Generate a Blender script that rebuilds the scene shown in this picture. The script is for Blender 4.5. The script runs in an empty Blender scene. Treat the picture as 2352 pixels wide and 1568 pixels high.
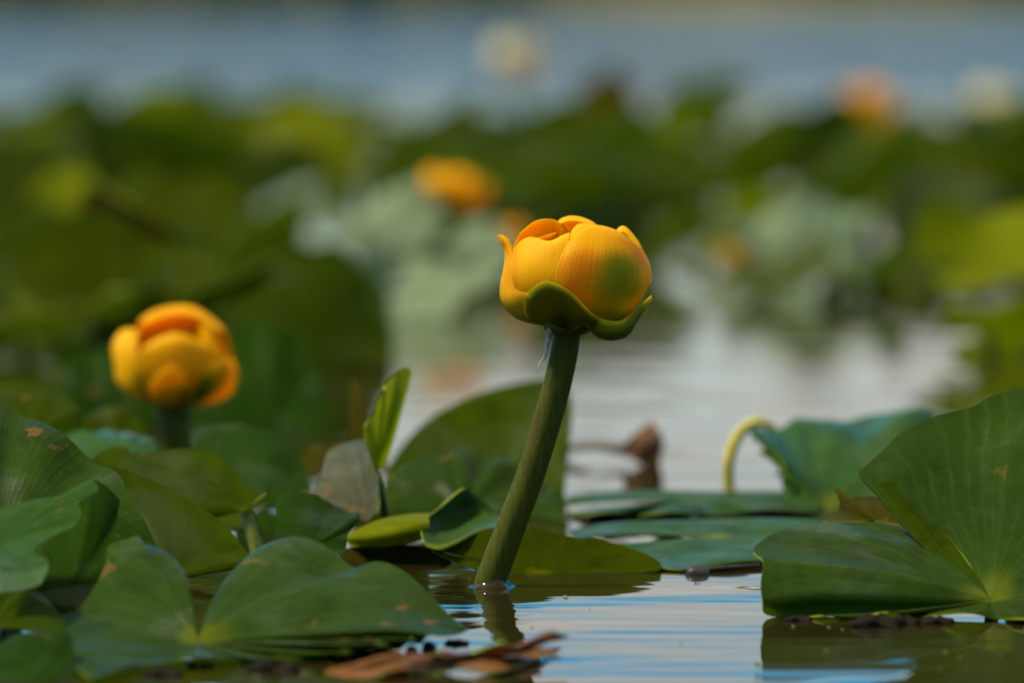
import bpy, math, random
import numpy as np
from mathutils import Vector, Matrix, Euler
random.seed(7); rng = np.random.default_rng(7)
SC = bpy.context.scene
COL = SC.collection
R = math.radians

# ------------------------------------------------------------------ camera
D0 = 1.67                      # metres to the flower in focus
FPX = 200/36*2352              # focal length in reference pixels (2352 x 1568)
PITCH = math.atan(824/FPX)     # horizon just above the frame
FW = np.array([0, math.cos(PITCH), -math.sin(PITCH)])
UP = np.array([0, math.sin(PITCH), math.cos(PITCH)])
RT = np.array([1.0, 0, 0])
def ray(x, y):
    v = FW + RT*((x-1176)/FPX) + UP*((784-y)/FPX)
    return v/v[1]
H = -ray(1130, 1345)[2]*D0     # camera height so the stem meets the water at D0
CAM = np.array([0, 0, H])
def P(x, y, r): return CAM + ray(x, y)*(r*D0)
def G(x, y):
    v = ray(x, y); return CAM + v*(-H/v[2])
MM = 1385.0
cam = bpy.data.cameras.new('camera'); co = bpy.data.objects.new('camera', cam); COL.objects.link(co)
co.location = CAM; co.rotation_euler = (math.pi/2-PITCH, 0, 0)
cam.lens = 200; cam.sensor_width = 36; cam.clip_start = 0.05; cam.clip_end = 3000
cam.dof.use_dof = True; cam.dof.focus_distance = D0*0.99; cam.dof.aperture_fstop = 9.5
cam.dof.aperture_blades = 9
SC.camera = co

# ------------------------------------------------------------------ light
SUN_EL, SUN_AZ = R(56), R(-92)        # azimuth measured from +Y towards +X: sun high on the left
SUN_DIR = Vector((math.sin(SUN_AZ)*math.cos(SUN_EL), math.cos(SUN_AZ)*math.cos(SUN_EL), math.sin(SUN_EL)))
W = bpy.data.worlds.new('World'); SC.world = W; W.use_nodes = True
wn, wl = W.node_tree.nodes, W.node_tree.links
wn.clear()
def nd(nodes, t, **kw):
    n = nodes.new(t)
    for k, v in kw.items(): setattr(n, k, v)
    return n
sky = nd(wn, 'ShaderNodeTexSky', sky_type='NISHITA', sun_disc=False)
sky.sun_elevation = SUN_EL; sky.sun_rotation = SUN_AZ
sky.air_density = 1.0; sky.dust_density = 0.25; sky.ozone_density = 3.0
tc = nd(wn, 'ShaderNodeTexCoord')
mp = nd(wn, 'ShaderNodeMapping'); mp.inputs['Scale'].default_value = (1, 1, 4.5)
nz = nd(wn, 'ShaderNodeTexNoise'); nz.inputs['Scale'].default_value = 3.2; nz.inputs['Detail'].default_value = 6; nz.inputs['Roughness'].default_value = 0.6
cr = nd(wn, 'ShaderNodeValToRGB'); cr.color_ramp.elements[0].position = 0.47; cr.color_ramp.elements[1].position = 0.66
mx = nd(wn, 'ShaderNodeMix', data_type='RGBA')
bg = nd(wn, 'ShaderNodeBackground'); bg.inputs['Strength'].default_value = 0.09
wo = nd(wn, 'ShaderNodeOutputWorld')
wl.new(tc.outputs['Generated'], mp.inputs['Vector']); wl.new(mp.outputs[0], nz.inputs['Vector'])
sx = nd(wn, 'ShaderNodeSeparateXYZ'); wl.new(tc.outputs['Generated'], sx.inputs[0])   # thin cloud overhead, cover shaped by height to whiten fill and tint reflections
mr = nd(wn, 'ShaderNodeFloatCurve'); cv = mr.mapping.curves[0]
cv.points[0].location = (0, .49); cv.points[1].location = (1, .80)
for q in ((.035, .53), (.068, .66), (.108, .475), (.38, .42), (.56, .72)): cv.points.new(*q)
mr.mapping.update(); wl.new(sx.outputs[2], mr.inputs['Value'])
ms_ = nd(wn, 'ShaderNodeMath', operation='SUBTRACT'); ms_.inputs[1].default_value = .5; wl.new(mr.outputs[0], ms_.inputs[0])
ad = nd(wn, 'ShaderNodeMath', operation='ADD'); wl.new(nz.outputs['Fac'], ad.inputs[0]); wl.new(ms_.outputs[0], ad.inputs[1])
wl.new(ad.outputs[0], cr.inputs[0]); wl.new(cr.outputs[0], mx.inputs['Factor'])
hs = nd(wn, 'ShaderNodeHueSaturation'); hs.inputs['Hue'].default_value = .49; hs.inputs['Saturation'].default_value = 2.0; hs.inputs['Value'].default_value = 1.8
wl.new(sky.outputs[0], hs.inputs['Color']); wl.new(hs.outputs[0], mx.inputs['A']); mx.inputs['B'].default_value = (7.0, 6.85, 6.3, 1)
wl.new(mx.outputs['Result'], bg.inputs['Color']); wl.new(bg.outputs[0], wo.inputs[0])
sl = bpy.data.lights.new('sun', 'SUN'); sl.energy = 5.0; sl.angle = R(9); sl.color = (1.0, 0.88, 0.66)
so = bpy.data.objects.new('sun', sl); COL.objects.link(so); so.location = (-2, -1, 4)
so.rotation_euler = SUN_DIR.to_track_quat('Z', 'Y').to_euler()
SC.view_settings.view_transform = 'Standard'; SC.view_settings.look = 'None'
SC.view_settings.exposure = 0.25; SC.view_settings.gamma = 1.0
SC.view_settings.use_curve_mapping = False
SC.cycles.use_denoising = True
SC.cycles.max_bounces = 8; SC.cycles.transmission_bounces = 4
SC.cycles.caustics_reflective = False; SC.cycles.caustics_refractive = False

# ------------------------------------------------------------------ materials
def newmat(name):
    m = bpy.data.materials.new(name); m.use_nodes = True
    n, l = m.node_tree.nodes, m.node_tree.links
    n.clear(); return m, n, l
def mixrgb(n, l, fac, a, b):
    x = nd(n, 'ShaderNodeMix', data_type='RGBA')
    for s, v in (('Factor', fac), ('A', a), ('B', b)):
        if isinstance(v, bpy.types.NodeSocket): l.new(v, x.inputs[s])
        elif s == 'Factor': x.inputs[s].default_value = v
        else: x.inputs[s].default_value = (*v, 1)
    return x.outputs['Result']
def noise(n, l, scale, detail=3, rough=.55, vec=None, dim=None):
    x = nd(n, 'ShaderNodeTexNoise'); x.inputs['Scale'].default_value = scale
    x.inputs['Detail'].default_value = detail; x.inputs['Roughness'].default_value = rough
    if vec is not None: l.new(vec, x.inputs['Vector'])
    return x.outputs['Fac']
def ramp(n, l, s, p0, p1):
    x = nd(n, 'ShaderNodeMapRange'); x.inputs['From Min'].default_value = p0; x.inputs['From Max'].default_value = p1
    x.interpolation_type = 'SMOOTHSTEP'
    l.new(s, x.inputs['Value']); return x.outputs[0]
def math_(n, l, op, a, b=0.0):
    x = nd(n, 'ShaderNodeMath', operation=op)
    for i, v in enumerate((a, b)):
        if isinstance(v, bpy.types.NodeSocket): l.new(v, x.inputs[i])
        else: x.inputs[i].default_value = v
    return x.outputs[0]

def leaf_mat(name, c1, c2, transl, tcol, rough=.38, spec=.5, veins=.5, scars=.5, vein_col=None):
    m, n, l = newmat(name)
    tcn = nd(n, 'ShaderNodeTexCoord'); oi = nd(n, 'ShaderNodeObjectInfo')
    add = nd(n, 'ShaderNodeVectorMath', operation='ADD')
    l.new(tcn.outputs['Object'], add.inputs[0])
    cmb = nd(n, 'ShaderNodeCombineXYZ'); l.new(math_(n, l, 'MULTIPLY', oi.outputs['Random'], 7.0), cmb.inputs[0]); l.new(cmb.outputs[0], add.inputs[1])
    V = add.outputs[0]
    uv = nd(n, 'ShaderNodeUVMap'); uv.uv_map = 'UVMap'
    sp = nd(n, 'ShaderNodeSeparateXYZ'); l.new(uv.outputs[0], sp.inputs[0])
    # radiating veins: narrow ridges along the spokes
    wob = noise(n, l, 22, 2, .5, V)
    ph = math_(n, l, 'ADD', math_(n, l, 'MULTIPLY', sp.outputs[0], 26.0*6.283), math_(n, l, 'MULTIPLY', wob, 9.0))
    vs = math_(n, l, 'POWER', math_(n, l, 'ABSOLUTE', math_(n, l, 'SINE', ph)), 14.0)
    big = noise(n, l, 26, 3, .5, V); fine = noise(n, l, 330, 3, .6, V)
    col = mixrgb(n, l, ramp(n, l, big, .35, .68), c1, c2)
    col = mixrgb(n, l, math_(n, l, 'MULTIPLY', ramp(n, l, fine, .4, .75), .35), col, tuple(min(1, 1.35*a) for a in c2))
    vc = vein_col or tuple(2.1*a for a in c2)
    col = mixrgb(n, l, math_(n, l, 'MULTIPLY', vs, math_(n, l, 'MULTIPLY', ramp(n, l, noise(n, l, 45, 3, .6, V), .30, .75), .24*veins)), col, vc)
    mot = noise(n, l, 70, 5, .65, V)
    col = mixrgb(n, l, math_(n, l, 'MULTIPLY', ramp(n, l, mot, .52, .72), .55), col, tuple(.45*a for a in c1))
    # yellow-green heart round the stalk
    heart = ramp(n, l, math_(n, l, 'ADD', sp.outputs[1], math_(n, l, 'MULTIPLY', math_(n, l, 'SUBTRACT', wob, .5), .10)), .13, .0)
    col = mixrgb(n, l, math_(n, l, 'MULTIPLY', heart, .6), col, (.13, .15, .006))
    sc_ = noise(n, l, 95, 4, .6, V); sc2 = noise(n, l, 14, 1, .5, V)
    sfac = math_(n, l, 'MULTIPLY', ramp(n, l, sc_, .635, .67), ramp(n, l, sc2, .47, .56))
    col = mixrgb(n, l, math_(n, l, 'MULTIPLY', sfac, scars), col, (.16, .085, .03))
    p = nd(n, 'ShaderNodeBsdfPrincipled')
    l.new(col, p.inputs['Base Color'])
    rn = noise(n, l, 60, 3, .6, V)
    l.new(math_(n, l, 'ADD', math_(n, l, 'MULTIPLY', rn, .3), rough-.15), p.inputs['Roughness'])
    gl = ramp(n, l, noise(n, l, 34, 3, .6, V), .50, .72)
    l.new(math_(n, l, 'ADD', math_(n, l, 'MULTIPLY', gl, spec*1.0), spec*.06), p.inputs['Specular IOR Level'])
    bp = nd(n, 'ShaderNodeBump'); bp.inputs['Distance'].default_value = .0006; bp.inputs['Strength'].default_value = .55
    hgt = math_(n, l, 'ADD', math_(n, l, 'MULTIPLY', vs, .22*veins), math_(n, l, 'ADD', math_(n, l, 'MULTIPLY', noise(n, l, 75, 2, .5, V), 2.4), math_(n, l, 'MULTIPLY', fine, .25)))
    l.new(hgt, bp.inputs['Height']); l.new(bp.outputs[0], p.inputs['Normal'])
    t = nd(n, 'ShaderNodeBsdfTranslucent'); t.inputs['Color'].default_value = (*tcol, 1)
    ms = nd(n, 'ShaderNodeMixShader'); ms.inputs[0].default_value = transl
    l.new(p.outputs[0], ms.inputs[1]); l.new(t.outputs[0], ms.inputs[2])
    o = nd(n, 'ShaderNodeOutputMaterial'); l.new(ms.outputs[0], o.inputs[0])
    return m
def simple_mat(name, c1, c2, rough=.5, scale=40, bump=.3, spec=.5, sss=0.0, dist=.001):
    m, n, l = newmat(name)
    tcn = nd(n, 'ShaderNodeTexCoord'); V = tcn.outputs['Object']
    f = noise(n, l, scale, 5, .6, V)
    p = nd(n, 'ShaderNodeBsdfPrincipled'); spec = min(spec, .3); l.new(mixrgb(n, l, ramp(n, l, f, .35, .65), c1, c2), p.inputs['Base Color'])
    p.inputs['Roughness'].default_value = rough; p.inputs['Specular IOR Level'].default_value = spec
    p.inputs['Subsurface Weight'].default_value = sss; p.inputs['Subsurface Radius'].default_value = (.004, .003, .001); p.inputs['Subsurface Scale'].default_value = 1
    bp = nd(n, 'ShaderNodeBump'); bp.inputs['Distance'].default_value = dist; bp.inputs['Strength'].default_value = bump
    l.new(noise(n, l, scale*3, 4, .6, V), bp.inputs['Height']); l.new(bp.outputs[0], p.inputs['Normal'])
    o = nd(n, 'ShaderNodeOutputMaterial'); l.new(p.outputs[0], o.inputs[0]); return m

RIM = simple_mat('leaf_rim', (.14, .19, .006), (.22, .25, .012), .5, 60, .1)
TC = (.54, .72, .025)
def leafset(name, top, under, rough=.40, spec=.32, transl=.40, tcol=TC, scars=.7):
    t = leaf_mat(name+'_top', top, tuple(1.45*a for a in top), transl, tcol, rough, spec, 1, scars)
    u = leaf_mat(name+'_under', under, tuple(1.4*a for a in under), transl, tcol, .55, .06, .8, scars*.6)
    return (t, u, RIM)
LM = {
 'green':  leafset('green_leaf',  (.019, .039, .0050), (.022, .036, .0015), .27, spec=.34, transl=.27, tcol=(.56, .70, .06)),
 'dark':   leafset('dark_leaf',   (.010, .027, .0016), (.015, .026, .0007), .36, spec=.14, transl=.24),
 'olive':  leafset('olive_leaf',  (.024, .040, .0010), (.025, .034, .0005), .44, spec=.12, transl=.36, tcol=(.60, .72, .02)),
 'yellow': leafset('yellow_leaf', (.110, .135, .004), (.110, .125, .003), .45, spec=.2, transl=.44, tcol=(.66, .74, .02)),
 'grey':   leafset('grey_leaf',   (.022, .058, .011), (.040, .052, .016), .30, spec=.30, transl=.25),
 'sky_sheen': leafset('sky_sheen_leaf', (.15, .21, .13), (.13, .17, .10), .28, spec=.6, transl=.25),  # pale base colour paints in sky reflected off glossy leaves
 'dull':   leafset('dull_leaf',   (.050, .054, .028), (.050, .052, .028), .34, spec=.35, transl=.18, scars=.9),
 'teal':   leafset('floating_leaf', (.020, .044, .009), (.012, .012, .002), .40, spec=.16, transl=.05),
 'brown':  leafset('withered_leaf', (.026, .025, .002), (.022, .020, .0016), .6, spec=.1, transl=.25, tcol=(.6, .5, .04)),
 'dead':   leafset('dead_leaf', (.15, .065, .022), (.10, .042, .018), .40, transl=.2, tcol=(.7, .35, .1)),
 'husk':   leafset('husk_leaf', (.12, .085, .03), (.13, .07, .04), .6, spec=.1, transl=.25, tcol=(.7, .45, .15)),
}
STALK = simple_mat('stalk_green', (.042, .046, .003), (.062, .064, .005), .55, 120, .15, sss=.15)
STEM, n, l = newmat('flower_stem')
tcn = nd(n, 'ShaderNodeTexCoord'); mpp = nd(n, 'ShaderNodeMapping'); mpp.inputs['Scale'].default_value = (1, 1, .10); mpp.inputs['Rotation'].default_value = (0, R(-18), 0); l.new(tcn.outputs['Object'], mpp.inputs['Vector'])
st = noise(n, l, 900, 4, .6, mpp.outputs[0]); big = noise(n, l, 55, 3, .6, tcn.outputs['Object']); spk = ramp(n, l, noise(n, l, 1100, 1, .5, tcn.outputs['Object']), .70, .76)
c_ = mixrgb(n, l, ramp(n, l, st, .35, .65), (.040, .047, .003), (.064, .070, .006))
c_ = mixrgb(n, l, math_(n, l, 'MULTIPLY', ramp(n, l, big, .5, .7), .6), c_, (.060, .042, .006))
c_ = mixrgb(n, l, math_(n, l, 'MULTIPLY', spk, .45), c_, (.16, .15, .06))
p = nd(n, 'ShaderNodeBsdfPrincipled'); l.new(c_, p.inputs['Base Color']); p.inputs['Roughness'].default_value = .55; p.inputs['Specular IOR Level'].default_value = .08
bp = nd(n, 'ShaderNodeBump'); bp.inputs['Distance'].default_value = .0004; bp.inputs['Strength'].default_value = .5; l.new(st, bp.inputs['Height']); l.new(bp.outputs[0], p.inputs['Normal'])
o = nd(n, 'ShaderNodeOutputMaterial'); l.new(p.outputs[0], o.inputs[0])
STALK_Y = simple_mat('stalk_yellow', (.34, .32, .010), (.62, .50, .02), .5, 170, .5, sss=.2)
STALK_YG = simple_mat('stalk_yellow_green', (.14, .16, .014), (.20, .20, .02), .45, 120, .15, sss=.2)

def petal_mat(name='sepal_yellow', yel=(.92, .50, .003), ora=(.88, .34, .002)):
    m, n, l = newmat(name)
    tcn = nd(n, 'ShaderNodeTexCoord'); V = tcn.outputs['Object']
    a = nd(n, 'ShaderNodeAttribute'); a.attribute_name = 'green'
    b = nd(n, 'ShaderNodeAttribute'); b.attribute_name = 'orange'
    f = noise(n, l, 140, 4, .6, V); f2 = noise(n, l, 900, 3, .6, V)
    uvn = nd(n, 'ShaderNodeUVMap'); uvn.uv_map = 'UVMap'; mpp = nd(n, 'ShaderNodeMapping'); mpp.inputs['Scale'].default_value = (2.2, 34, 1); l.new(uvn.outputs[0], mpp.inputs['Vector'])
    st = noise(n, l, 1.0, 4, .6, mpp.outputs[0])
    f = math_(n, l, 'ADD', math_(n, l, 'MULTIPLY', f, .6), math_(n, l, 'MULTIPLY', st, .4))
    oo = math_(n, l, 'ADD', b.outputs['Fac'], math_(n, l, 'MULTIPLY', math_(n, l, 'SUBTRACT', f, .5), .9))
    col = mixrgb(n, l, ramp(n, l, oo, .05, .95), yel, ora)
    gg = math_(n, l, 'ADD', a.outputs['Fac'], math_(n, l, 'MULTIPLY', math_(n, l, 'SUBTRACT', f, .5), 1.0))
    gcol = mixrgb(n, l, f2, (.22, .28, .004), (.34, .38, .006))
    gcol = mixrgb(n, l, ramp(n, l, a.outputs['Fac'], .75, 1.15), gcol, (.14, .145, .004))
    col = mixrgb(n, l, ramp(n, l, gg, .12, .85), col, gcol)
    spk = ramp(n, l, noise(n, l, 420, 2, .5, V), .72, .78)
    col = mixrgb(n, l, math_(n, l, 'MULTIPLY', spk, .35), col, (.45, .16, .01))
    p = nd(n, 'ShaderNodeBsdfPrincipled'); l.new(col, p.inputs['Base Color'])
    p.inputs['Roughness'].default_value = .48; p.inputs['Specular IOR Level'].default_value = .10
    p.inputs['Subsurface Weight'].default_value = .5; p.inputs['Subsurface Radius'].default_value = (.004, .0022, .0004); p.inputs['Subsurface Scale'].default_value = 1
    bp = nd(n, 'ShaderNodeBump'); bp.inputs['Distance'].default_value = .0003; bp.inputs['Strength'].default_value = .35
    l.new(math_(n, l, 'ADD', math_(n, l, 'MULTIPLY', f2, .5), math_(n, l, 'ADD', math_(n, l, 'MULTIPLY', f, 1.5), math_(n, l, 'MULTIPLY', st, 2.0))), bp.inputs['Height']); l.new(bp.outputs[0], p.inputs['Normal'])
    t = nd(n, 'ShaderNodeBsdfTranslucent'); l.new(col, t.inputs['Color'])
    ms = nd(n, 'ShaderNodeMixShader'); ms.inputs[0].default_value = .42
    l.new(p.outputs[0], ms.inputs[1]); l.new(t.outputs[0], ms.inputs[2])
    o = nd(n, 'ShaderNodeOutputMaterial'); l.new(ms.outputs[0], o.inputs[0]); return m
PETAL = petal_mat()
PETAL_PALE = petal_mat('sepal_pale', (.86, .74, .46), (.82, .62, .28))

# ------------------------------------------------------------------ mesh helpers
def cr_eval(c, n, closed=False):
    """Catmull-Rom through control rows c (k, ...) sampled at n points."""
    c = np.asarray(c, float); k = len(c)
    ext = np.concatenate([[2*c[0]-c[1]], c, [2*c[-1]-c[-2]]])
    t = np.linspace(0, k-1, n); i = np.minimum(t.astype(int), k-2); f = (t-i).reshape(-1, *([1]*(c.ndim-1)))
    p0, p1, p2, p3 = ext[i], ext[i+1], ext[i+2], ext[i+3]
    return .5*((2*p1)+(-p0+p2)*f+(2*p0-5*p1+4*p2-p3)*f*f+(-p0+3*p1-3*p2+p3)*f**3)
def grid_normals(g):
    du = np.gradient(g, axis=0); dv = np.gradient(g, axis=1)
    nn = np.cross(du, dv); ln = np.linalg.norm(nn, axis=2, keepdims=True)
    return nn/np.maximum(ln, 1e-12)
def slab(name, g, thick, mats, up=None, attrs=None, uv=None):
    """closed thin shell over grid g (nu,nv,3); material 0 on the 'up' side, 1 on the other, 2 on the rim."""
    g = np.asarray(g, float); nu, nv = g.shape[:2]
    nn = grid_normals(g)
    s = 1.0
    if callable(up): s = 1.0 if up(g, nn) >= 0 else -1.0
    elif up is None: s = 1.0 if nn[..., 2].mean() >= 0 else -1.0
    else: s = up
    taper = np.ones((nu, nv, 1))
    if attrs:      # sepals thin out towards their edges
        di = np.minimum(np.arange(nu), np.arange(nu)[::-1])/nu; dj = np.minimum(np.arange(nv), np.arange(nv)[::-1])/nv
        taper = np.clip(.30+np.minimum(di[:, None], dj[None])*6, 0, 1)[..., None]
    a = (g+nn*s*thick*.5*taper).reshape(-1, 3); b = (g-nn*s*thick*.5*taper).reshape(-1, 3)
    N = nu*nv
    bidx = [i*nv for i in range(nu)]+[(nu-1)*nv+j for j in range(1, nv)]+[i*nv+nv-1 for i in range(nu-2, -1, -1)]+[j for j in range(nv-2, 0, -1)]
    bidx = np.array(bidx); K = len(bidx)
    V = np.concatenate([a, b, a[bidx], b[bidx]])
    ii, jj = np.meshgrid(np.arange(nu-1), np.arange(nv-1), indexing='ij'); ii = ii.ravel(); jj = jj.ravel()
    q = np.stack([ii*nv+jj, (ii+1)*nv+jj, (ii+1)*nv+jj+1, ii*nv+jj+1], 1)
    ft = q if s > 0 else q[:, ::-1]; fb = (q[:, ::-1] if s > 0 else q)+N
    k = np.arange(K); k2 = (k+1) % K
    fr = np.stack([2*N+k, 2*N+K+k, 2*N+K+k2, 2*N+k2], 1)
    F = np.concatenate([ft, fb, fr])
    me = bpy.data.meshes.new(name)
    me.from_pydata(V.tolist(), [], F.tolist())
    mi = np.concatenate([np.zeros(len(ft)), np.ones(len(fb)), np.full(len(fr), 2)]).astype(np.int32)
    for m in mats: me.materials.append(m)
    me.polygons.foreach_set('material_index', mi)
    me.polygons.foreach_set('use_smooth', np.ones(len(F), bool))
    if uv is None:
        uu, vv = np.meshgrid(np.linspace(0, 1, nu), np.linspace(0, 1, nv), indexing='ij'); uv = np.stack([uu, vv], 2)
    uv = uv.reshape(-1, 2); UVv = np.concatenate([uv, uv, uv[bidx], uv[bidx]])
    ul = me.uv_layers.new(name='UVMap'); li = np.empty(len(me.loops), np.int32); me.loops.foreach_get('vertex_index', li)
    ul.data.foreach_set('uv', UVv[li].astype(np.float32).ravel())
    if attrs:
        for nm, (o_, i_) in attrs.items():
            o_ = o_.ravel(); i_ = i_.ravel(); at = me.attributes.new(nm, 'FLOAT', 'POINT')
            at.data.foreach_set('value', np.concatenate([o_, i_, o_[bidx]*.75, i_[bidx]]).astype(np.float32))
    me.update(); return me
def tube_mesh(name, pts, rad, mat, seg=14, n=24, cap=True, ridges=0.0, nr=0, gr=None):
    c = cr_eval(np.asarray(pts, float), n); rr = cr_eval(np.asarray(rad, float).reshape(-1, 1), n)[:, 0]
    V, F = [], []
    tan = np.gradient(c, axis=0); tan /= np.linalg.norm(tan, axis=1, keepdims=True)
    ref = np.array([0, 1.0, 0]) if abs(tan[0][1]) < .9 else np.array([1.0, 0, 0])
    for i in range(n):
        x = np.cross(ref, tan[i]); x /= np.linalg.norm(x); y = np.cross(tan[i], x)
        k = rr[i]*(1+ridges*math.sin(nr*2*math.pi*i/(n-1)))
        for s in range(seg):
            a = 2*math.pi*s/seg; V.append(c[i]+k*(x*math.cos(a)+y*math.sin(a)))
    for i in range(n-1):
        for s in range(seg):
            F.append((i*seg+s, i*seg+(s+1) % seg, (i+1)*seg+(s+1) % seg, (i+1)*seg+s))
    if cap:
        F.append(tuple(range(seg))[::-1]); F.append(tuple((n-1)*seg+s for s in range(seg)))
    me = bpy.data.meshes.new(name); me.from_pydata([tuple(v) for v in V], [], F); me.materials.append(mat)
    me.polygons.foreach_set('use_smooth', np.ones(len(F), bool)); me.update(); return me
def sphere_mesh(name, r, mat, squash=(1, 1, 1), seg=16, rings=10, bumps=0):
    V, F = [(0, 0, r*squash[2])], []
    for i in range(1, rings):
        a = math.pi*i/rings
        for s in range(seg):
            b = 2*math.pi*s/seg; k = 1+bumps*math.sin(3*b+2*a)+bumps*.6*math.sin(5*b-4*a)
            V.append((r*k*math.sin(a)*math.cos(b)*squash[0], r*k*math.sin(a)*math.sin(b)*squash[1], r*k*math.cos(a)*squash[2]))
    V.append((0, 0, -r*squash[2])); L = len(V)-1
    for s in range(seg): F.append((0, 1+s, 1+(s+1) % seg)); F.append((L, L-seg+(s+1) % seg, L-seg+s))
    for i in range(rings-2):
        for s in range(seg): F.append((1+i*seg+s, 1+(i+1)*seg+s, 1+(i+1)*seg+(s+1) % seg, 1+i*seg+(s+1) % seg))
    me = bpy.data.meshes.new(name); me.from_pydata(V, [], F); me.materials.append(mat)
    me.polygons.foreach_set('use_smooth', np.ones(len(F), bool)); me.update(); return me
def tag(o, label, cat, group=None, kind=None):
    if label: o['label'] = label
    if cat: o['category'] = cat
    if group: o['group'] = group
    if kind: o['kind'] = kind
    return o
def thing(name, label, cat, loc, group=None):
    o = bpy.data.objects.new(name, None); COL.objects.link(o); o.location = loc; o.empty_display_size = .01
    return tag(o, label, cat, group)
def part(name, me, parent=None, label=None):
    o = bpy.data.objects.new(name, me); COL.objects.link(o)
    if parent is not None: o.parent = parent
    if label: o['label'] = label
    return o
def shift(me, off):
    me.transform(Matrix.Translation(-Vector(off))); return me

# ------------------------------------------------------------------ setting: water, bank
wm, n, l = newmat('pond_water')
tcn = nd(n, 'ShaderNodeTexCoord'); V = tcn.outputs['Object']
sp = nd(n, 'ShaderNodeSeparateXYZ'); l.new(V, sp.inputs[0])
def wav(scale, sx, sy, det=2, rot=0):
    m_ = nd(n, 'ShaderNodeMapping'); m_.inputs['Scale'].default_value = (sx, sy, 1); m_.inputs['Rotation'].default_value = (0, 0, rot)
    l.new(V, m_.inputs['Vector']); return noise(n, l, scale, det, .5, m_.outputs[0])
h1 = wav(20, .38, 1.0, 2, .12); h2 = wav(60, .35, 1.0, 1, -.1); h3 = wav(1.6, .5, 1.0, 4, .2)
far = ramp(n, l, sp.outputs[1], 6.0, 14.0)
hh = math_(n, l, 'ADD', math_(n, l, 'MULTIPLY', h1, .0010), math_(n, l, 'MULTIPLY', h2, .00020))
hh = math_(n, l, 'ADD', hh, math_(n, l, 'MULTIPLY', math_(n, l, 'MULTIPLY', h3, far), .22))
bp = nd(n, 'ShaderNodeBump'); bp.inputs['Distance'].default_value = 1.0; bp.inputs['Strength'].default_value = 1.0
l.new(hh, bp.inputs['Height'])
p = nd(n, 'ShaderNodeBsdfPrincipled'); p.inputs['Base Color'].default_value = (.016, .013, .004, 1)
p.inputs['IOR'].default_value = 1.333; p.inputs['Specular IOR Level'].default_value = .5
l.new(math_(n, l, 'ADD', math_(n, l, 'MULTIPLY', far, .06), .015), p.inputs['Roughness'])
l.new(bp.outputs[0], p.inputs['Normal'])
o = nd(n, 'ShaderNodeOutputMaterial'); l.new(p.outputs[0], o.inputs[0])
def sheet(name, xs, ys, zf, mat):
    X, Y = np.meshgrid(xs, ys, indexing='ij'); Z = zf(X, Y)
    V = np.stack([X, Y, Z], 2).reshape(-1, 3); nx, ny = X.shape
    F = [(i*ny+j, (i+1)*ny+j, (i+1)*ny+j+1, i*ny+j+1) for i in range(nx-1) for j in range(ny-1)]
    me = bpy.data.meshes.new(name); me.from_pydata(V.tolist(), [], F); me.materials.append(mat)
    me.polygons.foreach_set('use_smooth', np.ones(len(F), bool)); me.update()
    o = bpy.data.objects.new(name, me); COL.objects.link(o); o['kind'] = 'structure'; return o
sheet('water', np.linspace(-90, 90, 13), np.linspace(-12, 62, 13), lambda X, Y: 0*X, wm)

bm_, n, l = newmat('bank_grass')
tcn = nd(n, 'ShaderNodeTexCoord'); V = tcn.outputs['Object']
c_ = mixrgb(n, l, ramp(n, l, noise(n, l, .35, 5, .6, V), .35, .65), (.075, .080, .014), (.13, .105, .02))
p = nd(n, 'ShaderNodeBsdfPrincipled'); l.new(c_, p.inputs['Base Color']); p.inputs['Roughness'].default_value = .9
o = nd(n, 'ShaderNodeOutputMaterial'); l.new(p.outputs[0], o.inputs[0])
ys = np.concatenate([np.linspace(24, 70, 47), np.linspace(80, 1500, 20)])
def bankz(X, Y):
    edge = 35+9*np.tanh(X/11)+.5*np.sin(X*.9)
    return np.clip((Y-edge)*.12, -.8, None)*np.exp(-np.clip(Y-60, 0, None)/400)*.5+np.where(Y > edge, .12*np.sin(X*.7+Y*.4), 0)
sheet('far_bank', np.linspace(-600, 600, 241), ys, bankz, bm_)
# reeds and dry grass standing along the far bank (nobody could count them)
V_, F_ = [], []
for i in range(9000):
    x = rng.uniform(-26, 26); edge = 35+9*math.tanh(x/11)+.5*math.sin(x*.9)
    y = edge+abs(rng.normal(0, 1.6))-.3; h = rng.uniform(.25, .8); w = rng.uniform(.012, .03); a = rng.uniform(0, math.pi)
    dx, dy = w*math.cos(a), w*math.sin(a); lx, ly = rng.normal(0, .12, 2)*h
    z0 = max(-.05, (y-edge)*.06-.05); k = len(V_)
    V_ += [(x-dx, y-dy, z0), (x+dx, y+dy, z0), (x+dx*.7+lx*.4, y+dy*.7+ly*.4, z0+h*.6), (x-dx*.7+lx*.4, y-dy*.7+ly*.4, z0+h*.6), (x+lx, y+ly, z0+h)]
    F_ += [(k, k+1, k+2, k+3), (k+3, k+2, k+4)]
me = bpy.data.meshes.new('bank_reeds'); me.from_pydata(V_, [], F_)
me.materials.append(simple_mat('dry_reed', (.12, .105, .018), (.07, .085, .014), .8, 2, .0)); me.update()
tag(part('bank_reeds', me), 'dry brown grass and reeds blurred along the far shore', 'reeds', None, 'stuff')

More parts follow.
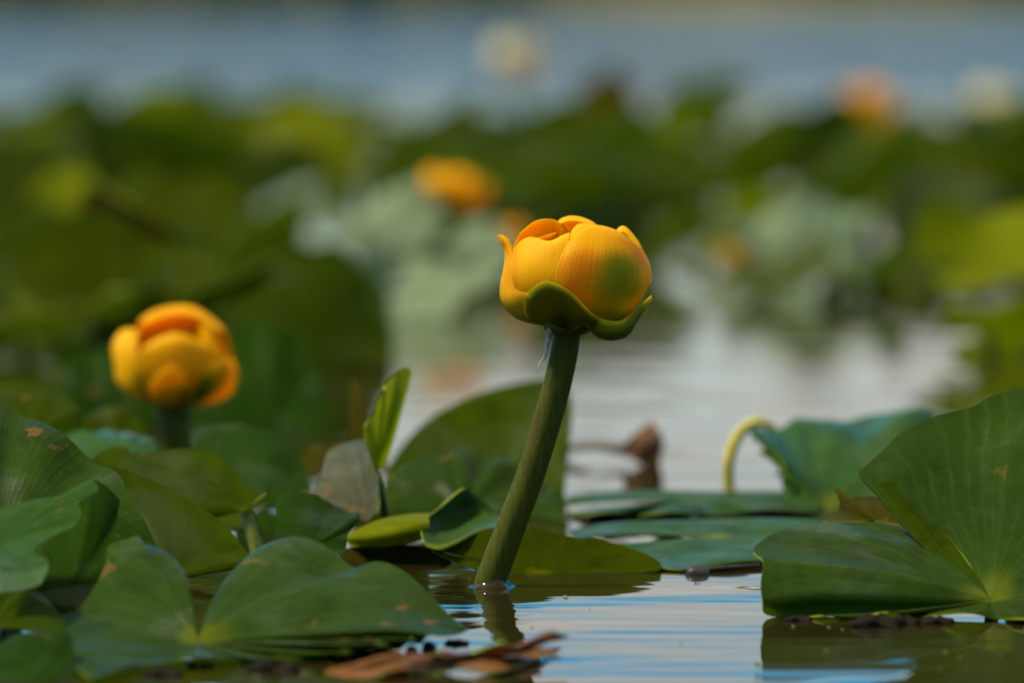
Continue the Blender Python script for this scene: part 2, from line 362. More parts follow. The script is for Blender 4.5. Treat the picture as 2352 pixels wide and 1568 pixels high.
# ------------------------------------------------------------------ leaves
def fan_grid(C, pts, bulge=0.0, nu=72, nv=12, wave=0.0, seed=0, bdir=(0, 0, 1), wn_=5, inner=.008):
    """blade spun round the stalk end C out to the outline pts (each x, y, r)"""
    C3 = P(*C) if len(C) == 3 else np.array(C)
    B = np.array([P(*q) for q in pts])
    # even spacing by chord length
    d = np.concatenate([[0], np.cumsum(np.sqrt(np.linalg.norm(np.diff(B, axis=0), axis=1)))])
    dense = cr_eval(B, 40*len(B)); dd = np.interp(np.linspace(0, len(B)-1, len(dense)), np.arange(len(B)), d)
    u = np.linspace(0, d[-1], nu); E = np.stack([np.interp(u, dd, dense[:, k]) for k in range(3)], 1)
    rho = inner+(1-inner)*np.linspace(0, 1, nv)**.85
    g = C3+(E-C3)[:, None, :]*rho[None, :, None]
    bl = bulge if np.ndim(bulge) == 0 else np.interp(np.linspace(0, 1, nu), np.linspace(0, 1, len(bulge)), bulge)[:, None]
    rs = np.random.default_rng(seed)
    L = np.linalg.norm(E-C3, axis=1)[:, None]
    off = (np.asarray(bl)*4*rho[None]*(1-rho[None]))*L*np.ones((nu, 1))
    tt = np.linspace(0, 2*math.pi, nu)[:, None]
    for k in range(4):
        f = wn_*(.5+rs.random()); ph = rs.uniform(0, 6.3)
        off = off+wave*.020*L*np.sin(f*tt+ph+3*rho[None]*rs.normal())*rho[None]**1.5*np.minimum(1, (1-rho[None])*4+.35)
    g = g+off[..., None]*np.array(bdir)
    return g, C3
def hero_leaf(label, C, pts, mat, up=None, bulge=0., wave=1., thick=.0006, stalk=True, seed=0, name='lily_leaf', nu=80, nv=12, smat=None, srad=.0022, bdir=(0, 0, 1), base=None, cat='leaf', group=None, wn_=5, heart=True, rs=1.0):
    if rs != 1.0: pts = [(x, y, C[2]+(r-C[2])*rs if r > C[2] else r) for x, y, r in pts]   # how far the blade leans back
    g, C3 = fan_grid(C, pts, bulge, nu, nv, wave, seed, bdir, wn_)
    b = np.array([C3[0], C3[1]+.004, 0.]) if base is None else np.array(base)
    t = thing(name, label, cat, b, group)
    uvh = None
    if not heart:
        a_, b_ = np.meshgrid(np.linspace(0, 1, g.shape[0]), np.linspace(.3, 1, g.shape[1]), indexing='ij'); uvh = np.stack([a_, b_], 2)
    part('blade', shift(slab('blade', g, thick, LM[mat], up, None, uvh), b), t)
    if stalk:
        bot = np.array([b[0]+.003, b[1]+.004, -.02])
        top = C3-np.array([0, 0, .0005])
        mid = .5*(bot+top)+np.array([.002, .003, 0])
        part('stalk', shift(tube_mesh('stalk', [bot, mid, top], [srad*1.15, srad, srad*.9], smat or STALK, 10, 12), b), t)
    return t
# --- front leaf with two raised lobes
t_front = hero_leaf('broad green front leaf with two raised rounded lobes and a wavy wet near edge', (455, 1472, .902),
 [(470,1462,.906),(476,1428,.918),(500,1365,.935),(550,1300,.952),(615,1250,.964),(690,1231,.97),(752,1252,.968),(795,1285,.962),(820,1297,.958),(848,1285,.957),(880,1283,.957),(930,1308,.952),(985,1360,.942),(1030,1412,.932),(1062,1440,.926),(1076,1449,.923),
  (1050,1462,.915),(1015,1466,.905),(985,1463,.896),(965,1480,.9095),(945,1468,.893),(915,1489,.904),(872,1472,.888),(835,1497,.9),(786,1488,.884),(735,1509,.893),(690,1506,.888),(626,1506,.877),(575,1518,.888),(520,1513,.88),(440,1512,.875),(390,1524,.878),(322,1534,.872),(258,1552,.862),(205,1560,.858),
  (176,1530,.872),(160,1480,.894),(120,1440,.912),(105,1420,.922),(150,1408,.928),(184,1390,.934),(216,1344,.943),(232,1316,.948),(244,1284,.952),(251,1247,.956),(295,1235,.958),(317,1231,.958),(322,1246,.957),(364,1265,.953),(396,1288,.947),(423,1325,.937),(434,1365,.926),(444,1435,.91),(450,1462,.905)],
 'green', bulge=[.02,.03,.06,.05,.02,.0,-.015,-.02,-.02,-.01,0,.01,.03,.04,.03], wave=.9, nu=260, nv=18, seed=3, up=None, rs=.55)
# --- right leaf, folded
hero_leaf('large dark green leaf at right with a tall upright lobe and a folded lower lobe', (2275, 1378, .957),
 [(2266,1366,.960),(2212,1311,.975),(2153,1261,.985),(2088,1226,.992),(2042,1208,.995),(1968,1205,.995),(1886,1200,.993),(1794,1217,.985),(1742,1248,.972),(1731,1264,.965),(1738,1276,.96),(1752,1290,.955),(1747,1344,.951),(1751,1385,.948),(1759,1413,.9505),
  (1830,1420,.9515),(1900,1412,.946),(1960,1418,.95),(2010,1406,.944),(2050,1404,.942),(2095,1420,.948),(2150,1414,.944),(2230,1408,.940),(2290,1420,.944),(2352,1416,.938),(2440,1420,.938),(2540,1400,.945),(2620,1350,.96),(2660,1220,.985),(2640,1080,1.01),(2560,960,1.03),(2450,905,1.035),
  (2350,896,1.035),(2314,902,1.034),(2268,913,1.032),(2240,926,1.03),(2199,934,1.028),(2153,946,1.026),(2097,978,1.022),(2060,1008,1.018),(2028,1047,1.012),(1985,1086,1.006),(1968,1094,1.003),(1990,1112,1.0),(2028,1109,.999),(2062,1108,1.0),(2074,1153,.995),(2116,1178,.99),(2157,1206,.985),(2199,1256,.977),(2240,1316,.967),(2270,1366,.960)],
 'green', bulge=[.0,.03,.05,.05,.0,-.01,-.01,.0,.02,.03,.02,.0,-.02,-.04,-.05,-.02,0], wave=1.1, nu=260, nv=20, seed=5, rs=.55)
# --- withered scrap between the lobes
hero_leaf('ragged olive brown scrap of leaf caught between the lobes of the right leaf', (2010, 1195, 1.01),
 [(1890,1198,1.015),(1895,1185,1.02),(1925,1175,1.02),(1930,1150,1.02),(1917,1125,1.022),(1930,1128,1.022),(1945,1146,1.022),(1975,1140,1.02),(2010,1142,1.02),(2050,1140,1.018),(2090,1165,1.012),(2115,1190,1.005),(2120,1212,1.0)],
 'brown', bulge=.06, wave=1.5, nu=60, nv=8, stalk=False, heart=False, seed=8, name='withered_leaf', bdir=(0,-1,0))
# --- grey-green leaf behind, its yellow bent stalk
hero_leaf('pale grey green leaf standing behind the right leaf, ripple creased along its top edge', (1900, 1172, 1.145),
 [(1853,1174,1.142),(1817,1164,1.145),(1798,1123,1.155),(1789,1068,1.165),(1757,1026,1.17),(1722,996,1.172),(1750,985,1.19),(1785,983,1.2),(1810,976,1.205),(1830,966,1.21),(1870,965,1.21),(1904,962,1.215),(1945,969,1.215),(1991,955,1.22),(2037,947,1.225),(2106,943,1.225),(2150,960,1.22),(2190,1020,1.205),(2190,1100,1.18),(2100,1165,1.15),(1990,1172,1.145)],
 'grey', bulge=.05, wave=.7, nu=120, nv=14, seed=9, rs=.75)
b = P(1675,1124,1.185); b[2] = 0
t = thing('bent_stalk', 'bright yellow stalk bent over like a hook beside the pale grey green leaf', 'stalk', b)
part('stem', shift(tube_mesh('stem', [P(1680,1150,1.185), P(1672,1090,1.185), P(1680,1035,1.185), P(1703,990,1.185), P(1735,970,1.185), P(1768,977,1.187), P(1785,1000,1.19)], [.0020,.0019,.0019,.0018,.0016,.0013,.0008], STALK_Y, 12, 30), b), t)
hero_leaf('small dark curled tip at the left end of the pale grey green leaf', (1795,1085,1.15),
 [(1742,1040,1.155),(1760,1034,1.155),(1785,1045,1.152),(1797,1065,1.15),(1798,1090,1.148),(1780,1090,1.15)], 'olive', nu=24, nv=6, stalk=False, heart=False, name='leaf_tip', bulge=.1)
# --- floating pads
def pad(label, pts, C, seed, wave=1.0):
    return hero_leaf(label, (*C,), pts, 'teal', up=None, bulge=.02, wave=wave, nu=140, nv=16, seed=seed, name='floating_leaf', stalk=False, cat='floating leaf')
def gp(x, y, z=0.0):
    q = G(x, y); r = q[1]/D0*(1-z/H); return (x, y, r)
pad('far flat floating leaf with a dark scalloped near edge, by the open water', [gp(1300,1160,.002),gp(1310,1140,.003),gp(1360,1132,.003),gp(1450,1128,.003),gp(1560,1127,.004),gp(1640,1130,.003),gp(1740,1128,.003),gp(1830,1132,.002),gp(1885,1150,.002),gp(1870,1172,.0012),gp(1790,1170,.004),gp(1740,1172,.0045),gp(1700,1178,.0025),gp(1652,1182,.0008),gp(1620,1184,.001),gp(1590,1180,.003),gp(1530,1176,.0045),gp(1480,1180,.003),gp(1450,1186,.0008),gp(1430,1182,.003),gp(1390,1178,.004),gp(1350,1182,.002),gp(1310,1180,.001)], gp(1600,1152,.0022), 11, .3)
pad('nearer flat floating leaf filmed with water, lying behind the dark twig', [gp(1320,1240,.003),gp(1315,1215,.003),gp(1400,1203,.003),gp(1500,1198,.004),gp(1600,1193,.004),gp(1700,1190,.004),gp(1800,1190,.005),gp(1885,1198,.005),gp(1930,1230,.003),gp(1900,1262,.0025),gp(1830,1285,.002),gp(1740,1292,.0012),gp(1640,1302,.0012),gp(1560,1304,.0012),gp(1500,1298,.0012),gp(1430,1285,.0012),gp(1370,1262,.0015)], gp(1640,1235,.0025), 12, .6)
# --- leaf lying behind the stem, with rolled parts
t = hero_leaf('long olive leaf lying right behind the main stem foot, one end curled into a cup', (1230, 1319, 1.0215),
 [(978,1252,1.032),(1014,1258,1.03),(1047,1246,1.03),(1092,1222,1.031),(1136,1212,1.032),(1208,1209,1.033),(1278,1225,1.033),(1329,1237,1.032),(1360,1236,1.032),(1414,1249,1.031),(1475,1270,1.029),(1503,1283,1.027),(1519,1300,1.0245),(1500,1312,1.0225),(1400,1318,1.0215),(1250,1322,1.0205),(1120,1314,1.023),(1050,1292,1.027),(990,1264,1.031)],
 'olive', up=lambda g, nn: nn[..., 1].mean(), bulge=.03, wave=.5, nu=120, nv=12, seed=14, stalk=False, bdir=(0,-1,0))
b = np.array(t.location)
rows = [[(979,1254,1.030),(1014,1259,1.027),(1047,1247,1.027),(1092,1223,1.03),(1145,1211,1.034)],
        [(968,1226,1.036),(1005,1232,1.040),(1050,1222,1.044),(1098,1205,1.046),(1148,1200,1.046)],
        [(971,1197,1.042),(1012,1195,1.05),(1055,1185,1.055),(1100,1182,1.055),(1147,1190,1.053)],
        [(1003,1170,1.045),(1041,1137,1.052),(1064,1122,1.055),(1084,1130,1.056),(1145,1180,1.055)]]
g = np.array([[P(*q) for q in rw] for rw in rows]); g = cr_eval(g, 16); g = cr_eval(g.transpose(1,0,2), 28)
part('curled_lobe', shift(slab('curled_lobe', g, .0006, LM['teal'], lambda g, nn: nn[..., 2].mean()-nn[..., 1].mean()), b), t)
rows = [[(805,1252,1.055),(870,1258,1.05),(930,1248,1.05),(985,1232,1.05)],
        [(797,1238,1.045),(868,1232,1.038),(935,1220,1.036),(985,1210,1.04)],
        [(806,1222,1.05),(871,1198,1.046),(939,1185,1.046),(985,1182,1.048)],
        [(815,1224,1.06),(875,1196,1.062),(940,1184,1.062),(985,1182,1.062)]]
g = np.array([[P(*q) for q in rw] for rw in rows]); g = cr_eval(g, 14); g = cr_eval(g.transpose(1,0,2), 24)
part('rolled_edge', shift(slab('rolled_edge', g, .0007, (LM['yellow'][1], LM['olive'][0], RIM), lambda g, nn: -nn[..., 1].mean()), b), t)
# --- pair behind the stem
hero_leaf('tall olive leaf arching behind the middle of the flower stem', (1130,1150,1.19),
 [(880,1120,1.19),(887,1083,1.195),(920,1030,1.2),(970,975,1.21),(1040,930,1.215),(1110,901,1.22),(1180,883,1.22),(1250,877,1.22),(1298,886,1.215),(1313,930,1.21),(1310,1000,1.2),(1302,1080,1.19),(1292,1150,1.18),(1270,1190,1.17)], 'olive', up=1 if False else None, bulge=.08, wave=1.2, nu=100, seed=15, heart=False, bdir=(0,-1,0))
hero_leaf('low green leaf with soft grey sheen under the arching olive leaf', (1060,1190,1.105),
 [(880,1180,1.11),(882,1118,1.125),(920,1073,1.14),(980,1046,1.15),(1050,1037,1.155),(1120,1046,1.155),(1180,1070,1.15),(1232,1120,1.135),(1290,1168,1.12),(1300,1200,1.11)], 'green', bulge=.06, wave=1.2, nu=90, seed=16, heart=False, rs=.4)
# --- curled upright leaves
t = hero_leaf('thin bright yellow green leaf curled upright with a crinkled left edge', (866,1085,1.07),
 [(857,1040,1.07),(840,1016,1.07),(837,983,1.07),(848,962,1.072),(860,948,1.073),(868,922,1.074),(881,898,1.075),(884,884,1.076),(897,868,1.077),(912,856,1.078),(922,846,1.079),(941,850,1.082),(939,880,1.084),(925,930,1.084),(910,985,1.083),(896,1030,1.08),(885,1065,1.075)], 'yellow', bulge=.1, wave=.8, nu=80, seed=17, bdir=(0,-1,0), stalk=True, srad=.0015)
hero_leaf('dull grey leaf turned over beside the yellow green curled leaf, brown streaked', (845,1198,1.058),
 [(823,1191,1.06),(780,1172,1.066),(727,1133,1.072),(740,1084,1.08),(756,1037,1.088),(800,1017,1.092),(836,1012,1.09),(850,1036,1.082),(865,1064,1.074),(869,1124,1.064),(870,1164,1.058),(864,1178,1.056)], 'dull', bulge=.06, wave=1.6, nu=70, seed=18, stalk=False, bdir=(0,-1,0), wn_=14, heart=False)
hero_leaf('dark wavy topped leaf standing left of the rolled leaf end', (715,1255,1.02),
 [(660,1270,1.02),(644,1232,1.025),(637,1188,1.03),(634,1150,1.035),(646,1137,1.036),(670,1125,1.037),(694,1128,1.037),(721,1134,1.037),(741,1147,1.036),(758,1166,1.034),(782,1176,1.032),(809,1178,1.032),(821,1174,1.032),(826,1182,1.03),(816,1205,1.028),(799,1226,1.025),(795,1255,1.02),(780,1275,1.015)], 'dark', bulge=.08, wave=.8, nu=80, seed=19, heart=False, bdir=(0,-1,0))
# --- left cluster
hero_leaf('olive leaf underside slanting down to a sharp tip left of the front leaf', (400,1322,1.0),
 [(250,1330,1.0),(230,1180,1.01),(225,1090,1.02),(237,1070,1.022),(276,1077,1.022),(331,1097,1.021),(391,1125,1.02),(460,1164,1.018),(511,1201,1.015),(543,1238,1.011),(574,1278,1.007),(572,1288,1.006),(552,1302,1.006),(490,1313,1.005),(430,1323,1.004)], 'olive', up=None, bulge=.06, wave=.5, nu=80, seed=20, heart=False, bdir=(0,-1,0))
hero_leaf('dark olive leaf with a notched top edge right below the second flower', (400,1200,1.06),
 [(210,1130,1.07),(208,1070,1.075),(216,1051,1.08),(244,1033,1.082),(281,1024,1.083),(304,1041,1.082),(345,1041,1.082),(414,1032,1.083),(474,1038,1.082),(515,1058,1.08),(543,1086,1.078),(562,1117,1.074),(575,1170,1.065),(560,1220,1.05)], 'olive', bulge=.05, wave=.6, nu=80, seed=21, heart=False, bdir=(0,-1,0))
t = hero_leaf('small folded olive leaf with a beak like tip on a yellow green stalk', (560,1172,1.045),
 [(440,1200,1.045),(410,1160,1.045),(405,1133,1.047),(442,1120,1.05),(506,1113,1.052),(552,1118,1.052),(594,1125,1.048),(611,1132,1.045),(598,1141,1.043),(578,1158,1.042),(585,1180,1.042)], 'olive', bulge=.05, wave=.4, nu=50, seed=22, bdir=(0,-1,0), smat=STALK_YG, stalk=False)
b = np.array(t.location)
part('stalk', shift(tube_mesh('stalk', [P(600,1330,1.045), P(590,1265,1.045), P(572,1205,1.046), P(566,1160,1.048)], [.0022,.0022,.002,.0016], STALK_YG, 12, 20), b), t)
hero_leaf('big smooth green leaf rising out of the left edge of the picture', (-40,1400,.945),
 [(372,1290,.962),(366,1268,.964),(354,1242,.966),(331,1196,.97),(295,1146,.978),(281,1109,.985),(258,1081,.99),(221,1056,.995),(184,1028,1.0),(138,1001,1.005),(69,966,1.012),(28,946,1.015),(0,929,1.018),(-60,915,1.02),(-160,940,1.015),(-260,1040,1.0),(-300,1200,.97),(-220,1370,.945)], 'green', bulge=[.02,.05,.09,.1,.08,.05], wave=.8, nu=110, nv=16, seed=23, rs=.55)
hero_leaf('shiny grey green leaf at the left edge with a frilled crinkled border', (-5,1255,.932),
 [(0,1362,.905),(78,1349,.91),(101,1330,.912),(111,1290,.917),(84,1277,.921),(80,1257,.924),(129,1229,.93),(170,1210,.935),(187,1178,.94),(179,1160,.944),(202,1146,.947),(225,1123,.95),(213,1102,.954),(197,1125,.953),(186,1139,.953),(138,1141,.953),(60,1153,.951),(0,1171,.95),(-90,1190,.95),(-200,1230,.94),(-240,1300,.92)], 'grey', bulge=.05, wave=.3, nu=160, nv=16, seed=24, wn_=6, heart=False, rs=.5, base=P(-30,1450,.93)*np.array([1,1,0]))
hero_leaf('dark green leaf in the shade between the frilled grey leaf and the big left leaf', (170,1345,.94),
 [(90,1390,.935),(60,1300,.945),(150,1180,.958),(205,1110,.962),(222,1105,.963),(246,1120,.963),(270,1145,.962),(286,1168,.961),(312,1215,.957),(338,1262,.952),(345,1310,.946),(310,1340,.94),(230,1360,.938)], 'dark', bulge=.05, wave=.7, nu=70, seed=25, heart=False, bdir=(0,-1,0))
hero_leaf('small light green leaf flap under the frilled grey leaf', (190,1400,.929),
 [(150,1410,.93),(84,1387,.932),(100,1362,.936),(140,1352,.938),(212,1341,.94),(235,1350,.938),(215,1395,.932)], 'green', bulge=.03, wave=.4, nu=40, nv=8, seed=26, stalk=False, name='leaf_flap')
hero_leaf('dark rounded leaf edge in the bottom left corner', (40,1620,.855),
 [(200,1640,.855),(184,1570,.866),(172,1515,.872),(166,1472,.878),(152,1453,.88),(120,1447,.881),(46,1456,.88),(0,1480,.878),(-80,1540,.872),(-120,1640,.858)], 'dark', bulge=.04, wave=.3, nu=60, seed=27, heart=False, bdir=(0,-1,0), stalk=False)
hero_leaf('olive green leaf lying low in the left corner under the frilled leaf', (-10,1440,.9),
 [(130,1462,.9),(150,1425,.912),(110,1390,.922),(60,1365,.926),(0,1352,.926),(-90,1350,.92),(-150,1420,.9)], 'olive', bulge=.05, wave=.6, nu=60, seed=28, heart=False, stalk=False)
# --- second row at left
def hl(label, C, pts, mat, seed, **k): return hero_leaf(label, C, pts, mat, heart=False, bulge=k.pop('bulge', .06), wave=k.pop('wave', .8), nu=70, nv=10, seed=seed, bdir=k.pop('bdir', (0, -1, 0)), **k)
hl('olive leaf at the left edge just behind the big smooth leaf', (60,1020,1.13), [(-80,1040,1.13),(-90,940,1.14),(-40,890,1.15),(0,880,1.152),(60,876,1.153),(120,889,1.152),(160,918,1.148),(178,940,1.145),(172,985,1.14),(150,1040,1.13)], 'olive', 31)
hl('little rounded olive leaf just left of the second flower stem', (270,1030,1.19), [(185,1010,1.19),(190,965,1.195),(220,946,1.2),(262,936,1.2),(300,950,1.2),(330,985,1.195),(345,1030,1.19)], 'olive', 32)
hl('soft grey green leaf lying between the olive leaf and the second flower stem', (270,1080,1.11), [(140,1050,1.12),(150,1005,1.13),(230,990,1.135),(290,995,1.135),(350,1010,1.13),(358,1045,1.12)], 'grey', 33, bdir=(0,0,1))
hl('dark green leaf standing to the right of the second flower stem', (600,1160,1.11), [(460,1130,1.12),(446,1040,1.13),(445,992,1.14),(480,979,1.142),(560,975,1.142),(622,990,1.14),(672,1030,1.135),(706,1090,1.125),(720,1160,1.11)], 'dark', 34)
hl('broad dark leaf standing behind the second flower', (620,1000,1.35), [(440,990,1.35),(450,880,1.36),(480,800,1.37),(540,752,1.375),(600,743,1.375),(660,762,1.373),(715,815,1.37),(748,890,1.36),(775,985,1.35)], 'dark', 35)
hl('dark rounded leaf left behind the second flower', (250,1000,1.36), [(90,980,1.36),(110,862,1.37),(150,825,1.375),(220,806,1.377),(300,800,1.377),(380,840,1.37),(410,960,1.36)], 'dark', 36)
hl('olive leaf sliver standing beside the yellow green curled leaf', (850,1060,1.14), [(800,1050,1.14),(802,960,1.15),(806,880,1.16),(818,876,1.16),(838,915,1.155),(850,960,1.15),(880,1050,1.14)], 'brown', 37)
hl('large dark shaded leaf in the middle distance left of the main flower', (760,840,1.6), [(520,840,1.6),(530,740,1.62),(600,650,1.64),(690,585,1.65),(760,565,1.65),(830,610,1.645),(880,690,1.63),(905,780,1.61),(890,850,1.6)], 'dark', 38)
hl('low dark leaf at the foot of the yellow green curled leaf', (760,1090,1.2), [(690,1100,1.2),(700,1040,1.21),(760,1020,1.215),(840,1030,1.21),(900,1080,1.2)], 'brown', 39)

hl('added dark leaf standing behind the notched leaf and the stalk of the beak tipped leaf', (640,1290,1.09), [(540,1280,1.09),(545,1200,1.095),(590,1178,1.1),(640,1180,1.1),(700,1190,1.095),(720,1280,1.09)], 'dark', 40)  # low dark leaves added here so the water mirrors less bright sky
hl('added dark leaf filling the gap above the rolled leaf end', (880,1215,1.12), [(780,1230,1.115),(800,1180,1.12),(860,1165,1.125),(930,1160,1.125),(990,1175,1.12),(1010,1225,1.115)], 'dark', 41)
hl('added brownish leaf under the rolled leaf end', (880,1292,1.045), [(770,1300,1.04),(790,1262,1.045),(860,1256,1.047),(940,1252,1.047),(1010,1262,1.045),(1040,1295,1.04)], 'brown', 42)
hl('dark leaf standing in the water at the foot of the arching olive leaf', (1240,1190,1.16), [(1190,1200,1.155),(1200,1130,1.16),(1240,1110,1.165),(1290,1125,1.163),(1310,1190,1.155)], 'dark', 43)
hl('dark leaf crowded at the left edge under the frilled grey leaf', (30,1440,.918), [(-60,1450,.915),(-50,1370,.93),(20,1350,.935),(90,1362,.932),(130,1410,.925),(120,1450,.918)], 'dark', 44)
# --- generic standing leaves of the bed behind
def generic_blade(size, fold, curl, wave, seed, nu=44, nv=8):
    rs = np.random.default_rng(seed)
    th = np.linspace(-R(162), R(162), nu)[:, None]; rho = (.04+.96*np.linspace(0, 1, nv)**.85)[None]
    Rr = size*(.62+.30*np.cos(th)*(.6+.4*np.cos(th))+.06*np.cos(3*th+rs.uniform(-.5, .5)))*(1+.10*np.clip(-np.cos(th), 0, 1))
    x = Rr*rho*np.cos(th); y = Rr*rho*np.sin(th)*1.08
    z = fold*np.abs(y)**1.3*size**-.3+curl*(x*x+y*y)/size
    for k in range(3):
        z = z+wave*size*.05*np.sin(th*(2+3*rs.random())+rs.uniform(0, 6))*rho**2
    z = z+wave*size*.02*np.sin(th*11+rs.uniform(0, 6))*rho**3
    return np.stack([x, y, z*np.ones_like(x)], 2)
def bed_leaf(x, y, r, wpx, yaw, pitch, roll, mat, label, group=None, seed=0, fold=.3, curl=.15, wave=1.0, smat=None):
    """blade centred at (x, y, r); pitch lifts the tip, stalk goes straight down into the water"""
    size = wpx*r*D0/FPX*.62
    c = P(x, y, r); c[2] = max(c[2], .004)
    Rm = np.array(Euler((R(roll), -R(pitch), R(yaw)), 'XYZ').to_matrix())
    g = generic_blade(size, fold, curl, wave, seed)
    g = g-g.reshape(-1, 3).mean(0)*.8
    j = g[:, 0].mean(0)
    g = g@Rm.T+c; j = Rm@j+c
    b = np.array([c[0], c[1], 0])
    t = thing('lily_leaf', label, 'leaf', b, group)
    part('blade', shift(slab('blade', g, .0008, LM[mat], 1.0 if np.linalg.norm(c) else None), b), t)
    bot = np.array([.7*j[0]+.3*b[0], j[1], -.02])
    part('stalk', shift(tube_mesh('stalk', [bot, .5*(bot+j)+np.array([.002, 0, 0]), j], [.003, .0026, .0022], smat or STALK, 8, 8), b), t)
    return t
bl = [  # x, y, r, width px, yaw, pitch, roll, material, label
 (700,310,3.6,290,25,10,30,'yellow','bright yellow green leaf near the far end of the leaf bed at left'),
 (140,455,2.3,170,60,50,15,'yellow','pale yellow green leaf standing by the left edge in the blurred bed'),
 (772,430,2.8,120,80,72,30,'yellow','narrow pale yellow leaf standing on edge above the grey shiny leaf'),
 (835,525,2.0,330,20,8,34,'sky_sheen','grey shiny leaf to the left of the nearer distant flowers'),
 (1000,660,1.8,330,-25,10,26,'sky_sheen','wide grey green leaf catching the sky left behind the main flower'),
 (1090,590,1.95,200,65,55,10,'sky_sheen','streaky pale leaf standing close left behind the main flower'),
 (1780,575,2.0,300,20,12,42,'sky_sheen','pale shiny leaf at the edge of the open water right of the main flower'),
 (1930,560,2.05,170,50,50,30,'sky_sheen','streaked grey leaf standing right of the pale shiny leaf'),
 (2255,590,1.75,400,15,8,30,'yellow','big yellow olive leaf hanging over the water at the right edge'),
 (2280,760,1.62,300,-15,10,-30,'olive','olive leaf low on the water under the big yellow olive leaf'),
 (1740,315,3.2,210,0,25,-25,'grey','small grey green leaf in the far bed between the right hand flowers'),
 (1560,275,3.8,330,10,35,-15,'dark','dark green leaf forming the highest hump of the far bed'),
 (2010,350,3.0,430,0,15,-18,'grey','wide grey green leaf below the orange flower at right'),
 (2150,420,2.7,420,10,20,-20,'green','green leaf sloping under the wide grey green leaf at right'),
 (1250,325,3.7,430,-10,30,-12,'brown','wide brownish leaf at the far side of the bed behind the main flower'),
 (1500,330,3.1,260,20,40,-20,'olive','olive leaf above and right of the main flower'),
 (1360,450,2.5,150,75,65,10,'yellow','yellow green leaf standing on edge just over the main flower'),
 (1640,410,2.7,330,5,25,-25,'dark','dark leaf in the shade right above the main flower'),
 (1660,500,2.35,260,15,20,-15,'olive','dull olive leaf above the open water'),
 (560,330,3.7,300,-15,35,-10,'green','green leaf left of the bright yellow green far leaf'),
 (320,325,3.9,360,10,35,-15,'dark','dark green leaf hump in the far bed at left'),
 (90,340,3.8,330,-10,35,-10,'dark','dark leaf in the far bed in the left corner'),
 (560,440,2.6,360,10,22,-25,'dull','dull brown grey leaf low in the bed left of the narrow pale leaf'),
 (350,480,2.5,280,60,45,0,'olive','olive leaf in the middle of the bed at left'),
 (250,620,2.0,300,20,30,-25,'grey','soft grey green leaf up behind the second flower'),
 (80,600,2.0,320,-20,40,-10,'dark','dark green leaf by the left edge behind the second flower'),
 (185,690,1.8,70,85,70,0,'yellow','thin yellow green leaf edge standing left behind the second flower'),
 (440,600,2.1,340,10,35,-20,'green','green leaf above the second flower'),
 (600,540,2.3,300,0,30,-25,'dark','very dark leaf left of the grey shiny leaf'),
 (60,770,1.62,300,10,10,-15,'grey','pale grey leaf flat on the water by the left edge'),
 (470,720,1.75,300,-10,35,-25,'green','green leaf right behind the second flower top'),
 (2260,330,3.2,330,0,35,-10,'dark','dark leaf under the pale flower at the right edge'),
 (2200,345,3.7,300,10,30,-10,'green','green leaf hump at the right end of the far bed'),
 (1950,470,2.5,360,0,30,-20,'dark','dark green leaf behind the streaked grey leaf'),
 (2290,450,2.35,330,20,30,-20,'dark','dark leaf above the big yellow olive leaf'),
 (1620,585,2.12,300,10,26,-10,'olive','olive leaf low over the far edge of the open water'),
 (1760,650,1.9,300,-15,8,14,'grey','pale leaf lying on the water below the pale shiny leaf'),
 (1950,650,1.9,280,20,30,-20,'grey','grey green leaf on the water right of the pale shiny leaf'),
 (1480,600,2.08,300,-5,30,-15,'dark','dark leaf right behind the right side of the main flower'),
 (1800,470,2.45,360,10,38,-10,'green','green leaf standing between the pale shiny leaf and the far bed'),
 (0,600,2.35,280,15,40,-15,'green','green leaf at the left edge under the pale yellow green leaf'),
 (250,540,2.3,320,-10,42,-10,'green','broad green leaf between the pale yellow green leaf and the second flower'),
 (600,660,1.85,360,10,40,-10,'dark','broad dark leaf left of the grey shiny leaf and lower'),
 (2080,640,2.0,220,60,45,0,'dark','dark leaf standing left of the big yellow olive leaf'),
]
for i, (x, y, r, w, ya, pi, ro, mt, lb) in enumerate(bl):
    bed_leaf(x, y, r, w, ya, pi, ro, mt, lb, None, 100+i, fold=random.uniform(-.1, .35), curl=random.uniform(-.3, .3), wave=2.6 if mt == 'sky_sheen' else 1.0)
